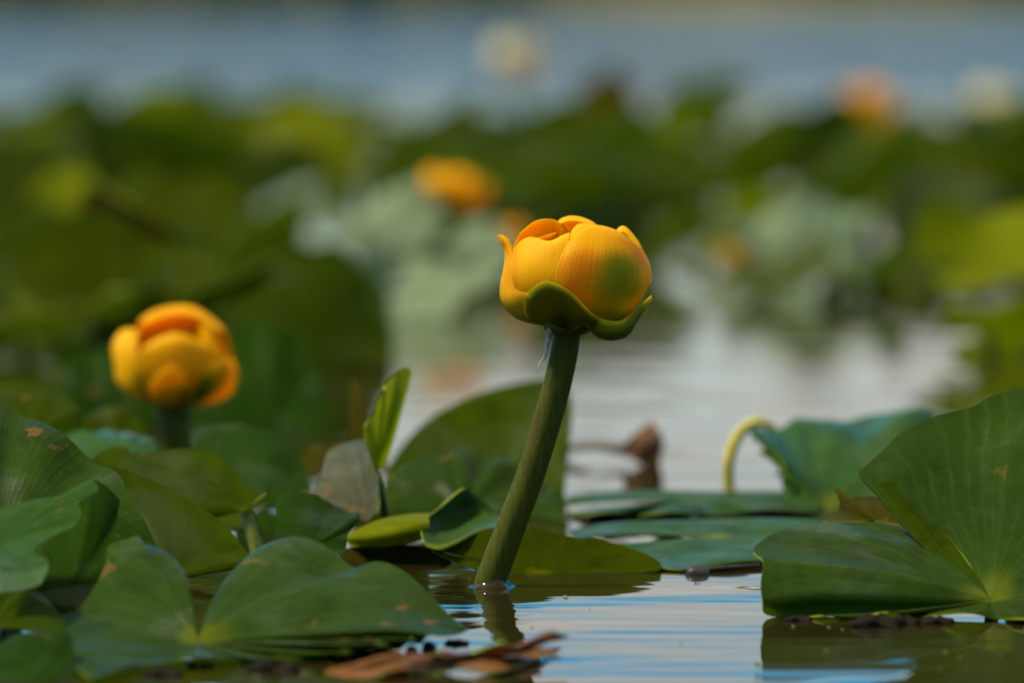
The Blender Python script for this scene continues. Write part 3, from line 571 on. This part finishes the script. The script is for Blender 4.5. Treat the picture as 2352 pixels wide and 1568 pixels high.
# the mass of similar leaves filling the bed
def open_water(x, y):
    if y > 640 and 880 < x < 2160: return True
    return False
LAND = [('the left out of focus flower', 402, 830), ('the main flower', 1320, 640), ('the pale top centre flower', 1183, 140), ('the orange top right flower', 1990, 225),
        ('the middle distance orange flower', 1030, 410), ('the big yellow olive leaf', 2250, 600), ('the pale shiny leaf', 1780, 600), ('the bright yellow green far leaf', 700, 300), ('the pale yellow green edge leaf', 140, 455)]
cnt = 0; FILL = []
KEEP = [(650,1010,430,610,2.15),(870,1140,550,760,2.05),(1580,2040,480,720,2.3),(2060,2420,440,740,1.85),(690,850,360,500,2.85),(90,190,390,520,2.55),(910,1230,330,600,2.25),(570,830,230,350,3.65),(1600,1850,250,380,3.25),(1800,2250,290,400,3.05)]   # leaves and flowers that stand free in front
for i in range(1200):
    if cnt >= 190: break
    r = 1.5*(4.0/1.5)**(rng.random()**.8); x = rng.uniform(-250, 2600); yw = MM/r-40
    hgt = rng.uniform(.004, .065) if r > 2 else rng.uniform(.004, .04)
    if open_water(x, yw) or (r < 2.1 and x > 860): continue
    w = rng.uniform(.075, .13); pit = rng.uniform(-10, 55); mt = rng.choice(['dark', 'green', 'olive', 'grey', 'brown', 'dull', 'yellow'], p=[.42, .26, .18, .07, .05, .02, .00])
    if mt == 'yellow' and r < 2.4: mt = 'green'
    y = yw-hgt/(r*D0/FPX)
    if r > 2.4: y = max(y, 262+35*math.sin(x/170+1)+22*math.sin(x/71)+rng.uniform(0, 70)+.3*w/(r*D0/FPX)*max(.2, math.sin(R(pit))))
    ext = .55*w/(r*D0/FPX)
    if any(a-ext*.6 < x < b_+ext*.6 and c_-ext*.3 < y < d_+ext*.5 and r < r_ for a, b_, c_, d_, r_ in KEEP): continue
    adj = {'dark': 'dark green', 'green': 'mid green', 'olive': 'olive', 'grey': 'grey green', 'brown': 'brownish', 'dull': 'dull grey', 'yellow': 'yellow green'}[mt]
    pose = 'upright' if pit > 38 else 'tilted' if pit > 14 else 'flat'
    sz = 'large' if w > .11 else 'small' if w < .09 else 'middling'
    nm, lx, ly = min(LAND, key=lambda q: (q[1]-x)**2+(q[2]-y)**2)
    vert = 'above' if y < ly-60 else 'below' if y > ly+60 else ''
    hor = 'left of' if x < lx-90 else 'right of' if x > lx+90 else ''
    rel = (vert+' and '+hor) if vert and hor else (vert or hor or 'just behind')
    FILL.append(bed_leaf(x, y, r, w/(r*D0/FPX), rng.uniform(-180, 180), pit, rng.uniform(-40, 20), mt, f'{sz} {pose} {adj} leaf {rel} {nm}', 'lily leaves filling the bed', 400+i, fold=rng.uniform(-.2, .4), curl=rng.uniform(-.4, .4)))
    cnt += 1

# ------------------------------------------------------------------ main flower
def Z(zx, zy, dmm): return P(1081.9+.24*zx, 451.6+.24*zy, 1+dmm/1000/D0)
def ell(zx, zy, k=1.0):
    q = 1-((zx-1010)/725)**2-((zy-770)/565)**2
    return -21*k*math.sqrt(max(q, .0))
FC = Z(1010, 770, 0)
FB = P(1130, 1345, 1.0); FB[2] = 0
fl = thing('lily_flower', 'large yellow pond lily flower in sharp focus on a leaning stem', 'flower', FB)
def sepal(rows, green_out, green_in=None, orange=.3, thick=.0011, nu=40, nv=34, parent=fl, base=FB, centre=FC, mat=PETAL, label=None, smooth=None):
    g = np.array(rows, float); g = cr_eval(g, nu); g = cr_eval(g.transpose(1, 0, 2), nv).transpose(1, 0, 2)
    uu, vv = np.meshgrid(np.linspace(0, 1, nu), np.linspace(0, 1, nv), indexing='ij')
    go = green_out(uu, vv) if callable(green_out) else np.full_like(uu, green_out)
    gi = green_in(uu, vv) if callable(green_in) else np.full_like(uu, green_in or 0.)
    gi = np.maximum(gi, 1.2*np.exp(-(uu/.16)**2))
    oo = orange(uu, vv) if callable(orange) else np.full_like(uu, orange)
    me = slab('sepal', g, thick, (mat, mat, mat), lambda g, nn: (nn*(g-centre)).sum(), {'green': (go, gi), 'orange': (oo, oo+.12)})
    return part('sepal', shift(me, base), parent, label)
def rows_ell(rows, k=1.0, extra=None):
    out = [[Z(x, y, ell(x, y, k)) for x, y in rw] for rw in rows]
    return out+(extra or [])
gb = lambda u, v: np.exp(-((u-.0)/.14)**2)*1.1
# D: broad front right sepal with the green patch
D = [[(1000,1225),(1070,1235),(1160,1238),(1240,1232),(1300,1222)],
     [(860,1040),(1060,1110),(1280,1150),(1460,1130),(1560,1075)],
     [(800,810),(1010,880),(1290,920),(1560,880),(1705,820)],
     [(855,590),(1050,580),(1320,610),(1580,640),(1712,660)],
     [(955,405),(1100,390),(1300,400),(1490,440),(1640,520)],
     [(1075,315),(1165,297),(1260,298),(1390,340),(1530,430)]]
sepal(rows_ell(D, 1.0, [[Z(1100,330,-5), Z(1175,325,-6), Z(1260,330,-6), Z(1380,370,-4), Z(1510,450,-2)]]),
      lambda u, v: 0.85*np.exp(-((u-.42)/.19)**2-((v-.60)/.20)**2)+1.1*np.exp(-(u/.24)**2), 0, lambda u, v: .25+.75*np.exp(-((u-.42)/.16)**2-((v-.22)/.2)**2)+.55*np.exp(-((u-.6)/.12)**2-((v-.8)/.3)**2), nu=52, nv=44, label='broad front sepal with a green blotch')
E = [[(830,1225),(880,1235),(940,1238),(990,1232)],
     [(500,1040),(660,1080),(820,1080),(960,1060)],
     [(400,800),(560,830),(760,830),(930,800)],
     [(395,640),(560,620),(760,620),(930,590)],
     [(412,500),(560,415),(755,447),(945,360)]]
sepal(rows_ell(E, .9, [[Z(430,520,-4), Z(560,435,-8), Z(760,470,-9), Z(930,385,-6)]]), lambda u, v: 1.1*np.exp(-(u/.30)**2), 0, lambda u, v: .1+.6*np.exp(-((v-.05)/.12)**2))
F = [[(560,900),(650,900),(800,900),(900,900)],[(400,640),(600,620),(800,620),(980,640)],[(410,480),(580,400),(780,400),(975,430)],[(470,350),(620,235),(790,222),(945,312)]]
Fd = [[8,9,9,8],[6,12,12,9],[5,14,14,8],[3,11,11,6]]
sepal([[Z(x, y, d) for (x, y), d in zip(a, b_)] for a, b_ in zip(F, Fd)], 0.05, 0, .35, thick=.0008)
Gq = [[(800,900),(920,900),(1100,900),(1250,900)],[(800,600),(930,600),(1120,600),(1290,620)],[(815,330),(930,300),(1110,310),(1260,370)],[(835,236),(945,203),(1065,216),(1215,282)],[(850,260),(945,235),(1060,245),(1200,300)]]
Gd = [[10]*4,[17,19,19,16],[15,17,17,14],[11,12,12,10],[6,7,7,6]]
sepal([[Z(x, y, d) for (x, y), d in zip(a, b_)] for a, b_ in zip(Gq, Gd)], 0.05, 0, .15)
I_ = [[(880,900),(1000,900),(1150,900)],[(900,600),(1020,560),(1200,600)],[(955,360),(1040,290),(1170,300)],[(970,380),(1045,320),(1160,330)]]
Id = [[-6]*3,[-8,-10,-9],[-5,-7,-8],[-1,-2,-3]]
sepal([[Z(x, y, d) for (x, y), d in zip(a, b_)] for a, b_ in zip(I_, Id)], 0, 0, .05)
Hq = [[(1150,1180),(1300,1180),(1400,1150)],[(1300,900),(1500,900),(1700,850)],[(1340,600),(1530,580),(1700,690)],[(1385,350),(1480,318),(1640,500)],[(1390,370),(1470,345),(1610,510)]]
Hd = [[4,4,4],[14,11,3],[13,10,2],[8,7,2],[3,3,0]]
sepal([[Z(x, y, d) for (x, y), d in zip(a, b_)] for a, b_ in zip(Hq, Hd)], 0.1, 0, .1)
# back wall, seen only from the sides
Bk = [[(800,1230),(950,1235),(1100,1230)],[(520,1040),(950,1080),(1400,1040)],[(430,800),(950,800),(1600,800)],[(450,560),(950,480),(1580,560)],[(560,420),(950,330),(1440,420)]]
Bd = [[3,4,3],[9,18,9],[8,21,8],[7,19,7],[5,13,5]]
sepal([[Z(x, y, d) for (x, y), d in zip(a, b_)] for a, b_ in zip(Bk, Bd)], gb, 0, .3)
# A: left sepal with out-turned tip
A = [[(880,1245),(840,1245),(870,1250),(930,1250)],[(560,1180),(470,1165),(540,1180),(640,1185)],[(400,1010),(310,1010),(390,1010),(545,960)],[(370,860),(293,862),(385,850),(560,860)],[(385,700),(326,690),(385,690),(500,715)],[(390,560),(340,525),(370,545),(428,605)],[(345,470),(300,440),(335,430),(402,495)],[(300,400),(256,378),(285,364),(352,398)]]
Ad = [[3,1,-1,-2],[10,3,-6,-11],[12,3,-8,-14],[11,2,-8,-13],[9,1,-7,-10],[6,0,-4,-7],[3,-1,-3,-4],[1,-1,-2,-2]]
sepal([[Z(x, y, d) for (x, y), d in zip(a, b_)] for a, b_ in zip(A, Ad)], lambda u, v: 1.15*np.exp(-(u/.30)**2)+.75*np.exp(-((v-.25)/.16)**2)*(u < .75)*np.clip(1.2-1.3*u, 0, 1), 0, lambda u, v: .35+.5*np.exp(-((u-.5)/.2)**2-((v-.9)/.3)**2), label='left sepal with its tip turned outward')
# B: short green outer sepal at the front
Bo = [(800,1250),(640,1190),(548,1150),(515,1060),(525,960),(590,870),(690,812),(760,815),(880,862),(990,945),(1080,1040),(1150,1110),(1217,1160),(1140,1190),(1060,1245)]
B3 = np.array([Z(x, y, ell(x, y, 1.05)-3.2) for x, y in Bo]); C3 = Z(930, 1262, -6.5)
dn = cr_eval(B3, 60); rho = np.linspace(.03, 1, 16)
g = C3+(dn-C3)[:, None]*rho[None, :, None]
g[..., 1] -= (4*rho*(1-rho))[None]*.0046
uu, vv = np.meshgrid(np.linspace(0, 1, 60), rho, indexing='ij')
rimfade = 1.15-.75*np.clip((vv-.88)/.12, 0, 1)*((uu > .3) & (uu < .9))
part('sepal', shift(slab('sepal', g, .0012, (PETAL,)*3, lambda g, nn: (nn*(g-FC)).sum(), {'green': (rimfade, 0*uu+1.1), 'orange': (0*uu+.3, 0*uu+.3)}), FB), fl, 'short dark green outer sepal')
# C: spoon-shaped outer sepal at lower right
Cc = [[(1060,1225),(1150,1238),(1250,1238),(1370,1215),(1520,1120),(1715,972)],[(1130,1215),(1205,1322),(1345,1357),(1490,1312),(1600,1140),(1728,985)],[(1150,1215),(1230,1290),(1360,1310),(1500,1240),(1610,1100),(1730,962)],[(1205,1150),(1280,1175),(1400,1190),(1500,1160),(1620,1040),(1728,945)]]
Cd = [[-3,-5,-5,-4,-2,-1],[-9,-11,-11,-9,-5,-2],[-14,-17,-17,-14,-8,-3],[-16,-17.5,-16,-12,-6,-2.5]]
sepal([[Z(x, y, d) for (x, y), d in zip(a, b_)] for a, b_ in zip(Cc, Cd)], lambda u, v: 1.2-.75*np.clip((u-.8)/.2, 0, 1)-.6*np.clip((v-.72)/.28, 0, 1), lambda u, v: 1.0*np.clip(1.6-2*u, 0, 1), .3, label='green spoon shaped outer sepal')
# stem
stem_me = tube_mesh('stem', [P(1122,1372,1.0), P(1127,1334,1.0), P(1173,1210,1.0), P(1222,1080,1.0), P(1267,930,1.0), P(1292,830,1.0), P(1305,752,1.0), P(1308,735,1.0)],
   [.0047,.0046,.0044,.0042,.0042,.0041,.0040,.0044], STEM, 28, 70)
part('stem', shift(stem_me, FB), fl)
# receptacle under the sepals
g = sphere_mesh('receptacle', .0075, STALK, (1, 1, .45)); g.transform(Matrix.Translation(Vector(Z(930,1235,0)))); part('receptacle', shift(g, FB), fl)
# stigma disc inside the globe
g = sphere_mesh('stigma', .008, PETAL, (1, 1, .5)); g.transform(Matrix.Translation(Vector(Z(1000,760,2)))); part('stigma', shift(g, FB), fl)
# water clinging round the stem foot
sm, n_, l_ = newmat('clinging_water')
p = nd(n_, 'ShaderNodeBsdfPrincipled'); p.inputs['Base Color'].default_value = (.02, .017, .006, 1); p.inputs['Roughness'].default_value = .03; p.inputs['IOR'].default_value = 1.333
o = nd(n_, 'ShaderNodeOutputMaterial'); l_.new(p.outputs[0], o.inputs[0])
prof = [(.0046, .0020), (.0050, .0012), (.0056, .0006), (.0068, .0002), (.0085, .00004)]
V_, F_ = [], []
for rr, zz in prof:
    for s in range(32): V_.append((rr*math.cos(s*math.pi/16)*(1+.06*math.sin(3*s*math.pi/16)), rr*math.sin(s*math.pi/16), zz*(1+.12*math.sin(4*s*math.pi/16))))
for i in range(len(prof)-1):
    for s in range(32): F_.append((i*32+s, (i+1)*32+s, (i+1)*32+(s+1) % 32, i*32+(s+1) % 32))
me = bpy.data.meshes.new('meniscus'); me.from_pydata(V_, [], F_); me.materials.append(sm); me.polygons.foreach_set('use_smooth', np.ones(len(F_), bool)); me.update()
part('meniscus', me, fl)
# shed insect skin hanging under the flower
EX = simple_mat('insect_skin', (.36, .27, .18), (.55, .45, .35), .5, 500, .4, sss=.2, dist=.0003)
b = Z(753,1262, -4)
t = thing('insect_skin', 'thin brown segmented insect skin hanging beneath the main flower by its stem', 'insect skin', b)
part('body', shift(tube_mesh('body', [Z(753,1255,-4.2), Z(748,1310,-4.4), Z(735,1380,-4.4), Z(723,1450,-4.3), Z(713,1510,-4.2), Z(703,1545,-4.1)], [.0008,.0010,.0008,.0007,.0006,.0004], EX, 10, 60, True, .16, 13), b), t)
part('tail', shift(tube_mesh('tail', [Z(705,1540,-4.1), Z(678,1568,-4.1), Z(650,1610,-4), Z(638,1670,-4)], [.0004,.0003,.0002,.0001], EX, 6, 16), b), t)

# ------------------------------------------------------------------ other flowers
def globe_flower(label, base, top, rad, tilt, seed, mat=PETAL, n=6, group=None, openness=.0, green=1.0, hfac=1.55, srad=.0042):
    """base: stem foot on the water, top: receptacle position"""
    rs = np.random.default_rng(seed); base = np.array(base); top = np.array(top)
    t = thing('lily_flower', label, 'flower', base, group)
    Rm = np.array(Euler((R(tilt[0]), R(tilt[1]), R(tilt[2])), 'XYZ').to_matrix())
    part('stem', shift(tube_mesh('stem', [base+(0, 0, -.02), base*.5+top*.5+np.array([.002, 0, 0]), top+(0, 0, .002)], [srad*1.1, srad, srad], STEM, 14, 16), base), t)
    for k in range(n):
        outer = k % 2 == 0
        a0 = 2*math.pi*k/n+rs.normal(0, .08); hw = (.62 if outer else .78)*6/n*.95
        T = .80 if outer else .93
        rows = []
        for u in np.linspace(0, 1, 7):
            ang = math.pi*(.06+(T-.06)*u*(.86-openness*.2)); rr = rad*math.sin(ang)*(1.06 if outer else .95)+openness*rad*.35*u
            zz = rad*hfac*.5*(1-math.cos(ang))*(1+.06*rs.normal()*u)
            w = hw*(math.sqrt(max(0, 1-max(0, (u-.45)/.56)**2.4)))*(1.25-.35*u)
            rw = []
            for s in np.linspace(-1, 1, 5):
                a = a0+s*w; zk = zz-abs(s)**2*rad*.10*u
                rk = rr*(1-.05*abs(s)**2)
                rw.append(Rm@np.array([rk*math.cos(a), rk*math.sin(a), zk])+top)
            rows.append(rw)
        gfun = (lambda u, v: green*1.1*np.exp(-(u/.42)**2)*(1-.2*np.abs(v-.5))) if outer else (lambda u, v: green*.95*np.exp(-(u/.36)**2))
        sepal(rows, gfun, 0, float(rs.uniform(.0, .3)), .001, 26, 18, t, base, top+Rm@np.array([0, 0, rad*.7]), mat)
    g = sphere_mesh('stigma', rad*.42, mat, (1, 1, .5)); g.transform(Matrix.Translation(Vector(top+Rm@np.array([0, 0, rad*.8])))); part('stigma', shift(g, base), t)
    return t
def stemfoot(x, r, dx=0): q = P(x+dx, 700, r); q[2] = 0; return q
r2 = 1.22
def Z6(x, y, d): return P(x/2.5, 564.5+y/2.5, r2+d/1000/D0)
def el6(x, y, k): return -22*k*math.sqrt(max(0, 1-((x-1005)/365)**2-((y-640)/300)**2))
b2 = stemfoot(404, r2, 2); f2 = thing('lily_flower', 'yellow pond lily flower with a cupped open top at left, slightly out of focus', 'flower', b2)
c2 = Z6(1005, 640, 0)
part('stem', shift(tube_mesh('stem', [b2+(0, 0, -.02), P(402, 1040, r2), P(400, 935, r2), P(402, 925, r2)], [.0062,.006,.0058,.007], STEM, 18, 20), b2), f2)
def sep6(rows, ds, gf, gi=0, orange=.3, label=None):
    sepal([[Z6(x, y, d) for (x, y), d in zip(a, q)] for a, q in zip(rows, ds)], gf, gi, orange, .0012, 30, 26, f2, b2, c2, PETAL, label)
def sep6e(rows, k, last, gf, orange=.3, off=0, label=None):
    sep6(rows, [[(el6(x, y, k)+off) if i < len(rows)-last else -7+3*(i-len(rows)+last) for x, y in a] for i, a in enumerate(rows)], gf, 0, orange, label)
sep6([[(900,900),(1000,905),(1150,905),(1220,890)],[(800,700),(950,700),(1150,700),(1310,690)],[(785,520),(930,480),(1120,480),(1322,590)],[(805,425),(930,370),(1110,362),(1290,480)],[(830,450),(940,405),(1100,400),(1262,495)]],
     [[8,10,10,8],[8,18,18,8],[8,18,18,6],[5,11,11,4],[0,4,4,0]], .1, 0, .45)
sep6e([[(880,905),(960,915),(1040,915),(1120,905)],[(775,800),(930,830),(1090,830),(1240,800)],[(770,690),(930,690),(1100,690),(1295,700)],[(825,588),(950,528),(1070,528),(1278,625)],[(850,600),(950,560),(1070,560),(1240,640)]], .93, 1, lambda u, v: 1.1*np.exp(-(u/.42)**2), .05)
sep6([[(1120,680),(1200,680),(1280,660)],[(1140,560),(1210,570),(1290,600)],[(1155,450),(1190,480),(1240,540)]], [[2,3,2],[6,-2,-4],[5,-3,-5]], 0, 0, 0.)
sep6([[(880,900),(860,908),(900,912)],[(690,800),(725,820),(800,860)],[(660,680),(690,690),(795,730)],[(648,570),(690,570),(788,590)],[(690,493),(730,478),(785,480)]], [[2,0,-2],[5,-8,-12],[6,-9,-14],[5,-7,-11],[2,-2,-4]], lambda u, v: .9*np.exp(-(u/.25)**2)+.7*np.exp(-((v-1)/.2)**2)*np.clip(1-1.6*abs(u-.4), 0, 1), 0, .15)
sep6e([[(900,912),(930,918),(990,915)],[(862,860),(910,875),(1010,850)],[(872,780),(940,760),(1070,800)],[(955,705),(990,684),(1045,725)]], 1.06, 0, lambda u, v: .35*np.exp(-(u/.15)**2), .05, -1.2, 'small yellow front sepal')
sep6e([[(1080,912),(1160,908),(1220,895)],[(1110,850),(1230,865),(1335,835)],[(1150,750),(1260,745),(1362,720)],[(1230,675),(1290,655),(1335,642)]], 1.03, 0, lambda u, v: 1.1*np.exp(-((v-.1)/.3)**2-((u-.4)/.4)**2), .1, -.6)
sep6([[(850,905),(1000,910),(1150,905)],[(720,760),(1000,780),(1300,760)],[(690,600),(1000,600),(1330,600)],[(760,500),(1000,470),(1270,490)]], [[4,5,4],[9,21,9],[8,21.5,8],[6,15,6]], .3, 0, .4)
globe_flower('orange yellow flower in the blurred middle distance, up and left of the main flower', stemfoot(1030, 2.0, 14), P(1034,466,2.0), .0195, (8, 14, 10), 52, openness=.03, green=.35, hfac=1.15)
globe_flower('dim orange flower half hidden behind the main flower at its upper left', stemfoot(1146, 2.05), P(1148,578,2.05), .0175, (0, 0, 40), 53, green=.75, hfac=1.15)
globe_flower('pale washed out flower standing against the blue water at top centre', stemfoot(1185, 4.3, 5), P(1183,190,4.3), .034, (0, 4, 0), 54, mat=PETAL_PALE, green=.3, hfac=1.9)
globe_flower('orange yellow flower at top right against the edge of the leaf bed', stemfoot(1992, 3.4, 6), P(1996,294,3.4), .028, (0, -12, 15), 55, green=.6, hfac=1.75)
globe_flower('faint pale flower near the right edge against the water', stemfoot(2285, 4.4), P(2285,280,4.4), .028, (0, 0, 30), 56, mat=PETAL_PALE, green=.7, hfac=1.9)
globe_flower('small dull yellow flower low in the bed right of the main flower', stemfoot(1690, 2.3), P(1690,585,2.3), .011, (0, 0, 10), 57, green=2.0, hfac=1.3)
globe_flower('pale orange flower cut by the left edge of the picture', stemfoot(2, 3.0), P(0,430,3.0), .02, (0, 0, 0), 58, mat=PETAL_PALE, green=.4, hfac=1.6)
# drooping brown seed head on the open water
b = G(1480, 1060); r_ = b[1]/D0
t = thing('dead_bud', 'withered brown flower bud drooping at the water behind the stem, right side', 'bud', b)
rows = [[(1425,1030,r_),(1430,1036,r_),(1436,1041,r_)],[(1456,1000,r_-.01),(1474,1026,r_-.012),(1470,1062,r_-.01)],[(1496,968,r_),(1520,1010,r_-.008),(1508,1074,r_)]]
g = np.array([[P(*q) for q in rw] for rw in rows]); g = cr_eval(g, 20); g = cr_eval(g.transpose(1,0,2), 20)
g2 = g.copy()
part('husk', shift(slab('husk', g, .0018, LM['husk']), b), t)
part('stalk', shift(tube_mesh('stalk', [P(1300,1030,r_+.01), P(1360,1022,r_+.005), P(1432,1032,r_)], [.0015,.0016,.0020], simple_mat('dead_stalk', (.05,.04,.015), (.09,.06,.02), .6, 80, .2), 10, 16), b), t)
# ------------------------------------------------------------------ small things on the water
hero_leaf('crumpled orange brown dead leaf afloat at the bottom centre', gp(1130,1512,.002),
  [gp(1305,1462,.006),gp(1290,1456,.009),gp(1262,1458,.010),gp(1240,1480,.006),gp(1195,1492,.004),gp(1160,1476,.009),gp(1125,1480,.007),gp(1080,1500,.004),gp(1020,1505,.005),gp(960,1516,.003),gp(850,1530,.002),gp(745,1548,.0015),gp(860,1552,.001),gp(980,1540,.001),gp(1080,1540,.001),gp(1160,1540,.0012),gp(1230,1515,.001),gp(1290,1490,.001)], 'dead', bulge=.03, wave=1.5, wn_=11, nu=120, nv=10, seed=61, stalk=False, name='dead_leaf', cat='dead leaf')
TW = simple_mat('wet_wood', (.018, .014, .008), (.04, .03, .018), .35, 150, .5)
b = G(1600,1318)
t = thing('twig', 'dark wet twig with a knob lying flat on the water by the right leaf', 'twig', b)
part('branch', shift(tube_mesh('branch', [G(1585,1314), G(1640,1312)+(0,0,.0008), G(1700,1308)+(0,0,.001), G(1745,1305)+(0,0,.001)], [.0010,.0008,.0007,.0006], TW, 8, 20), b), t)
g = sphere_mesh('knob', .0033, TW, (1.1, 1, .8), 14, 10, .1); part('knob', g, t)
LUMP = simple_mat('edge_shade_and_debris', (.006, .005, .003), (.014, .010, .004), .55, 300, .9, .06)  # solid dark lumps stand in for shaded leaf undersides, reflections and some litter
for x, y, w, h, lb in [(628,1527,120,34,'long dark shade lump under the middle of the front leaf edge'),(786,1510,48,28,'dark oval shade lump under the front leaf edge, right of the long one'),(872,1500,40,38,'round dark shade lump under the front leaf edge, middle of the row'),(944,1492,30,32,'small dark shade lump just left of the last round one under the front leaf edge'),(984,1488,36,42,'roundest dark shade lump at the right end of the row under the front leaf edge'),(1046,1470,60,18,'flat grey black shade lump by the right tip of the front leaf'),
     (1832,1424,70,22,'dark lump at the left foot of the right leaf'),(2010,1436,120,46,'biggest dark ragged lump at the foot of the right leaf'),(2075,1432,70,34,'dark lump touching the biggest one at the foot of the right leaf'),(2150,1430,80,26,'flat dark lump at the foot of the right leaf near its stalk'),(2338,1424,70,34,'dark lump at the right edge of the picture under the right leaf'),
     (1392,1190,84,20,'thin dark shade lump at the left end of the far floating leaf edge'),(1528,1188,112,22,'long dark shade lump in the middle of the far floating leaf edge'),(375,1540,90,26,'dark shade lump under the left part of the front leaf edge')]:
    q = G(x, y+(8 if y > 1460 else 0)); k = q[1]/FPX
    g = sphere_mesh('shade_debris_lump', .95, LUMP, (w*k*.5, w*k*.4, h*k*(.55 if y > 1460 or x > 1800 else .95)), 24, 14, .20)
    o = part('shade_debris_lump', g); o.location = q; o.rotation_euler = (0, 0, random.uniform(-.3, .3)); tag(o, lb, 'shade_debris', 'dark lumps of shade and plant bits along the leaf edges')
BUB = sm
for i, (x, y, rad, lb) in enumerate([(441,1528,.0016,'leftmost bright water bubble under the front leaf edge'),(466,1530,.0013,'middle bright water bubble under the front leaf edge'),(484,1529,.0011,'rightmost bright water bubble under the front leaf edge'),(1692,1168,.0016,'tiny water bubble at the dark arch of the far floating leaf')]):
    q = G(x, y); g = sphere_mesh('water_bubble', rad, BUB, (1, 1, 1.0))
    o = part('water_bubble', g); o.location = q; tag(o, lb, 'bubble', 'bubbles on the water')

# leave out the filling leaves that other leaves hide altogether
bpy.context.view_layer.update(); dg = bpy.context.evaluated_depsgraph_get(); seen = set()
for yy in range(0, 1568, 9):
    for xx in range(-150, 2500, 9):
        hit = SC.ray_cast(dg, Vector(CAM), Vector(ray(xx, yy)), distance=60)
        if hit[0] and hit[4]: seen.add((hit[4].parent or hit[4]).name)
for t in FILL:
    if t.name not in seen:
        for c in list(t.children): bpy.data.objects.remove(c)
        bpy.data.objects.remove(t)

# specks of pollen and plant bits floating on the near water (nobody could count them)
V_, F_ = [], []
for i in range(420):
    y = D0*rng.uniform(.84, 1.35); x = rng.uniform(-.25, .3); a = rng.uniform(.00025, .0008)*(2 if rng.random() < .08 else 1); b_ = a*rng.uniform(.4, 1); th = rng.uniform(0, 6.3); k = len(V_)
    for q in range(6):
        u, v = a*math.cos(q*math.pi/3), b_*math.sin(q*math.pi/3)
        V_.append((x+u*math.cos(th)-v*math.sin(th), y+u*math.sin(th)+v*math.cos(th), .0002))
    V_.append((x, y, .0002+a*.5)); F_ += [(k+q, k+(q+1) % 6, k+6) for q in range(6)]
me = bpy.data.meshes.new('floating_specks'); me.from_pydata(V_, [], F_); me.materials.append(simple_mat('floating_bits', (.05, .035, .012), (.20, .17, .05), .6, 60, .1)); me.update()
tag(part('floating_specks', me), 'fine specks of pollen and plant bits floating on the near water', 'specks', None, 'stuff')

# same-looking filling leaves: tell them apart by their distance
by = {}
for t in [o for o in COL.objects if o.parent is None and o.get('group') == 'lily leaves filling the bed']: by.setdefault(t['label'], []).append(t)
for lb, ts in by.items():
    if len(ts) > 1:
        ts.sort(key=lambda t: t.location.y)
        for k, t in enumerate(ts): t['label'] = (('nearer ' if k == 0 else 'farther ') if len(ts) == 2 else ('nearest ', 'middle ', 'farthest ')[min(k, 2)])+lb
